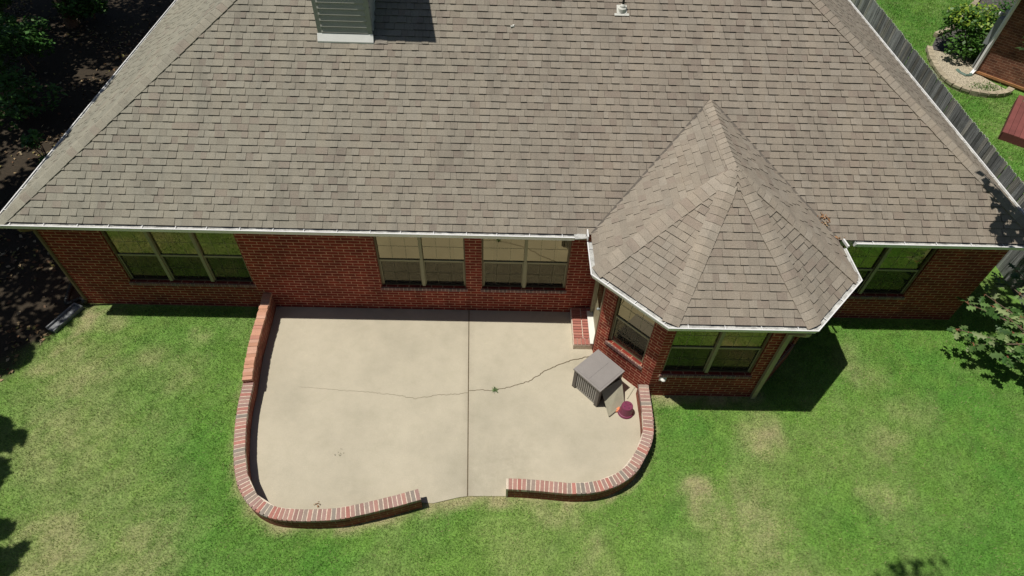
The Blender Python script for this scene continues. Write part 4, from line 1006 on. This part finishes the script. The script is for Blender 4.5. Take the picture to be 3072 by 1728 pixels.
def shrub():
    t = thing("shrub", "round leafy green shrub with yellow-green tips beside the neighbour's corner", "shrub")
    r = random.Random(5); bl = [(16.1 + r.uniform(-.7, .7), 12.4 + r.uniform(-.7, .7), r.uniform(.4, 1.35), r.uniform(.35, .6), r.uniform(.35, .6), r.uniform(.3, .5)) for _ in range(14)]
    pts = blob_points(bl, 3400); z = np.clip(pts[:, 2:3] / 1.8, 0, 1); lo = np.array([.075, .175, .03]); c = lo[None] * RNG.uniform(.7, 1.5, (len(pts), 1)); tip = RNG.random(len(pts)) < .42 * (pts[:, 2] > 1.1)
    c[tip] = np.array([.30, .42, .05]); np_mesh("foliage", leaf_cloud(pts, (.08, .17), None), 4, M_LEAF, c, t)
    mb = MB()
    for k in range(9): a = k * .7; mb.tube([(16.1, 12.4, ZG), (16.1 + .35 * math.cos(a), 12.4 + .35 * math.sin(a), .6), (16.1 + .6 * math.cos(a), 12.4 + .6 * math.sin(a), 1.2)], [.025, .018, .008], 6)
    mb.build("stem", M_BARK, t)
    for (x, y, lab, n, col) in ((18.2, 15.0, "small yellow-green plant in the grey mulch bed", 160, (.20, .28, .04)), (19.4, 15.7, "low dark green plant in the mulch against the neighbour's wall", 260, (.05, .13, .03))):
        t = thing("plant", lab, "plant"); pts = np.array([x, y, .2]) + RNG.normal(size=(n, 3)) * np.array([.22, .22, .16]); pts[:, 2] = np.abs(pts[:, 2]); np_mesh("foliage", leaf_cloud(pts, (.08, .16), None), 4, M_LEAF, np.array(col)[None] * RNG.uniform(.7, 1.4, (n, 1)), t)
        mb = MB(); mb.tube([(x, y, ZG), (x + .03, y, .35)], .015, 6); mb.build("stem", M_BARK, t)
shrub()
gw = thing("plant", "patch of green weeds growing in the neighbour's gravel bed", "plant")
_n = 900; _p = np.array([15.75, 10.05, .0]) + RNG.normal(size=(_n, 3)) * np.array([.28, .16, .03]); _p[:, 2] = np.abs(_p[:, 2]); np_mesh("foliage", leaf_cloud(_p, (.03, .07), None), 4, M_LEAF, np.array([.10, .20, .04])[None] * RNG.uniform(.6, 1.4, (_n, 1)), gw)

def lobed_leaf(mb, base, d, up, L, tint):
    """an oak/maple-like lobed leaf"""
    d = d.normalized(); s = up.cross(d).normalized(); u = d.cross(s)
    prof = [(0, .03), (.10, .10), (.16, .34), (.26, .16), (.38, .20), (.48, .46), (.58, .20), (.70, .18), (.80, .30), (.86, .12), (1.0, .0)]
    L_ = [base + d * (a * L) + s * (b * L * .95) - u * (abs(b) * .25 * L + .12 * a * a * L) for a, b in prof]; R_ = [base + d * (a * L) - s * (b * L * .95) - u * (abs(b) * .25 * L + .12 * a * a * L) for a, b in prof]
    M_ = [base + d * (a * L) - u * (.12 * a * a * L) for a, b in prof]
    for i in range(len(prof) - 1):
        mb.poly([M_[i], M_[i + 1], L_[i + 1], L_[i]], None, tint); mb.poly([M_[i + 1], M_[i], R_[i], R_[i + 1]], None, tint)
def right_tree():
    t = thing("tree", "young tree with large lobed leaves reaching in from the right edge over the lawn", "tree")
    r = random.Random(21); base = Vector((10.9, -1.9, ZG)); lv = MB(); br = MB(); st = MB()
    br.tube([base, base + Vector((.05, .1, 1.2)), base + Vector((-.1, .2, 3.0)), base + Vector((-.2, .5, 5.5))], [.11, .09, .07, .03], 10)
    ends = [(9.05, -.88, .75), (9.25, -.45, 1.1), (9.6, -.35, 1.25), (9.75, -1.15, 1.0), (9.9, -.1, 1.5), (10.1, -.9, 1.2), (10.2, -1.5, .9), (9.7, -1.55, .8), (10.3, -.4, 1.7), (10.35, .1, 1.5), (10.2, -1.9, .8), (9.95, -1.35, .6), (9.5, -.75, 1.35), (10.5, -2.3, .9), (9.35, -1.15, .6), (10.0, -.6, 1.0)]
    for e in ends:
        e = Vector(e); s = base + Vector((-.02, .05, r.uniform(.3, 1.3))); m = s.lerp(e, .55) + Vector((0, r.uniform(-.1, .1), r.uniform(.1, .3)))
        br.tube([s, m, e], [.022, .014, .006], 6)
        for f in (1.0, .86, .7, .52):
            c = m.lerp(e, max(0, (f - .4) / .6)); n = 6 if f == 1 else 3
            for k in range(n):
                a = r.uniform(0, 2 * PI); d = Vector((math.cos(a) - .5, math.sin(a) * .8, r.uniform(-.35, .3))); g = r.uniform(.7, 1.3)
                tint = tuple(x * g for x in r.choice([(.17, .27, .09), (.12, .22, .06), (.27, .34, .15), (.07, .16, .035), (.05, .12, .03)]))
                L = r.uniform(.12, .27); q = c + d.normalized() * r.uniform(.03, .07); lobed_leaf(lv, q, d, Vector((r.uniform(-.5, .5), r.uniform(-.5, .5), 1)), L, tint)
                st.tube([c, q], [.004, .003], 4, tint=(.35, .12, .07))
    br.build("trunk", M_BARK, t, smooth=True); lv.build("leaves", M_LEAF, t); st.build("leaf_stalks", M_LITTER, t)
    # higher crown, out of the frame, shading the roof corner
    bl = [(8.75, .15, 5.4, .6, .6, .4), (8.35, -.15, 5.7, .4, .4, .3), (8.3, .75, 6.0, .4, .45, .3), (9.3, .1, 5.2, .6, .7, .5), (10.2, -.3, 5.6, .9, .9, .7), (11.2, -1.4, 6.0, 1.3, 1.3, 1.0), (9.6, .9, 5.8, .5, .4, .4), (11.0, -3.0, 5.5, 1.0, 1.0, .8)]
    pts = blob_points(bl, 4200); np_mesh("crown", leaf_cloud(pts, (.14, .24), None), 4, M_LEAF, np.array([.08, .15, .04])[None] * RNG.uniform(.7, 1.4, (4200, 1)), t)
right_tree()
def over_tree():
    t = thing("tree", "tall tree behind the camera whose top shades a patch of the front lawn", "tree"); bl = [(2.25, -5.72, 12.0, .50, .22, .25), (2.75, -5.55, 12.2, .25, .14, .2), (3.0, -7.5, 12.6, 1.0, .9, .6), (4.2, -9.5, 12.5, 1.6, 1.6, 1.0), (3.4, -8.6, 13.4, 1.2, 1.2, .8)]
    pts = blob_points(bl, 3800); np_mesh("crown", leaf_cloud(pts, (.12, .22), None), 4, M_LEAF, np.array([.06, .13, .03])[None] * RNG.uniform(.7, 1.4, (3800, 1)), t)
    trunk_mesh(t, (5.0, -12.0, ZG), (4.4, -10.2, 11.8), .25, [b[:3] for b in bl], 5)
over_tree()
for i, (x, y, lab) in enumerate(((-9, -17, "added unseen tree blocking sky light, behind the camera on the left"), (-1.5, -20, "added unseen tree blocking sky light, behind the camera in the middle"), (10, -18, "added unseen tree blocking sky light, behind the camera on the right"), (17, -9, "added unseen tree blocking sky light, right of the lawn"), (-18, -9, "added unseen tree blocking sky light, left of the front lawn"))):  # unseen crowns added to block sky light and darken the house walls
    tree(lab, (x, y), 9.5, rand_blobs(random.Random(300 + i), 12, 3.2, 3.5, 11.5, (1.8, 2.8)), 7000, (.28, .5), GR, 300 + i, "added trees blocking the sky", r0=.25)

# ------------------------------------------------------------------ leaf litter and grass
def litter():
    n = 17000; x = RNG.uniform(-21, -8.9, n); y = RNG.uniform(-4.5, 17, n); w = wood_mask(x, y); k = RNG.random(n) < w * (.12 + .9 * (fbm(x, y, .7, 5) > .50)); k &= ~((x > WX0 - .05) & (y > -.03))
    x = x[k]; y = y[k]; p = np.stack([x, y, zground(x, y) + RNG.uniform(.004, .035, len(x))], 1)
    pal = np.array([(.30, .19, .095), (.40, .29, .16), (.22, .12, .06), (.48, .38, .24), (.16, .10, .06), (.34, .30, .10)]); c = pal[RNG.integers(0, len(pal), len(x))] * RNG.uniform(.45, .95, (len(x), 1))
    np_mesh("leaf_litter", leaf_cloud(p, (.06, .13), None, flat=.35), 4, M_LITTER, c, kind='stuff', label="dry brown fallen leaves on the dark ground left of the house", category="fallen leaves")
litter()

HOLE = [(p[0], p[1]) for p in L_HIGH + L_LOW[1:]] + EDGE + R_LOW[1:] + [BW[2], BW[3], BW[4], BW[5], (WX1, 0), (WX1, YBACK), (WX0, YBACK), (WX0, 0), (-5.32, 0)]
def near_poly(x, y, pts, d):
    m = np.zeros(len(x), bool)
    for (x1, y1), (x2, y2) in zip(pts, pts[1:]):
        dx, dy = x2 - x1, y2 - y1; t = np.clip(((x - x1) * dx + (y - y1) * dy) / (dx * dx + dy * dy), 0, 1); m |= np.hypot(x - x1 - t * dx, y - y1 - t * dy) < d
    return m
def grass(name, x0, x1, y0, y1, n, hgt, wid, label, hole=True):
    x = RNG.uniform(x0, x1, n); y = RNG.uniform(y0, y1, n); c, dry = lawn_col(x, y); w = wood_mask(x, y)
    keep = (RNG.random(n) > w * 1.05) & (RNG.random(n) > dry * .45)
    if hole:
        keep &= ~in_poly(x, y, HOLE); keep &= ~near_poly(x, y, L_HIGH + L_LOW, .125); keep &= ~near_poly(x, y, R_LOW, .125); keep &= ~((x > -9.55) & (x < -8.2) & (y > -.12)); keep &= ~((y > -.06) & (x > WX0 - .1) & (x < WX1 + .06) & (y < YBACK))
    else:
        bed = [(14.9, 12.6), (14.55, 11.7), (14.4, 10.5), (14.6, 9.75), (15.2, 9.5), (15.8, 9.42), (16.45, 9.8), (20, 7), (25, 12), (22, 19), (19.3, 17.5), (17.3, 15.1), (15.6, 13.6)]
        keep &= ~in_poly(x, y, bed); keep &= ~in_poly(x, y, [(14.55, 7.1), (16.3, 9.3), (19.0, 7.2), (17.2, 5.0)]); keep &= x > 11.95 + (y - 2.5) * .03
    x = x[keep]; y = y[keep]; c = c[keep]; dry = dry[keep]; m = len(x); z = zground(x, y)
    a = RNG.uniform(0, 2 * PI, m); lean = RNG.uniform(.15, 1.1, m); swirl = fbm(x, y, 1.5, 200) * 9
    a = np.where(RNG.random(m) < .6, swirl + RNG.normal(0, .7, m), a)
    h = hgt * RNG.uniform(.6, 1.35, m) * (1 - .35 * dry) * (.5 + 1.0 * fbm(x, y, 7.0, 140, 3)); wd = wid * RNG.uniform(.7, 1.3, m)
    dx, dy = np.cos(a), np.sin(a); tip = np.stack([x + dx * h * np.sin(lean), y + dy * h * np.sin(lean), z + h * np.cos(lean)], 1)
    b0 = np.stack([x - dy * wd / 2, y + dx * wd / 2, z - .005], 1); b1 = np.stack([x + dy * wd / 2, y - dx * wd / 2, z - .005], 1)
    V = np.stack([b0, b1, tip], 1).reshape(-1, 3)
    f = RNG.uniform(.60, 1.45, m)[:, None]; straw = (RNG.random(m) < .07 + .35 * dry)[:, None]
    col = np.where(straw, np.array([.42, .38, .20])[None] * f, c * 1.10 * f)
    np_mesh(name, V, 3, M_GRASS, col, kind='stuff', label=label, category="grass")
grass("grass", -11.5, 11.45, -7.0, 2.5, 620000, .050, .0085, "mown green lawn with dry tan patches around the patio and house")
grass("grass", 11.8, 20.0, 1.0, 18.0, 210000, .060, .016, "neighbour's green lawn beyond the grey wooden fence", hole=False)
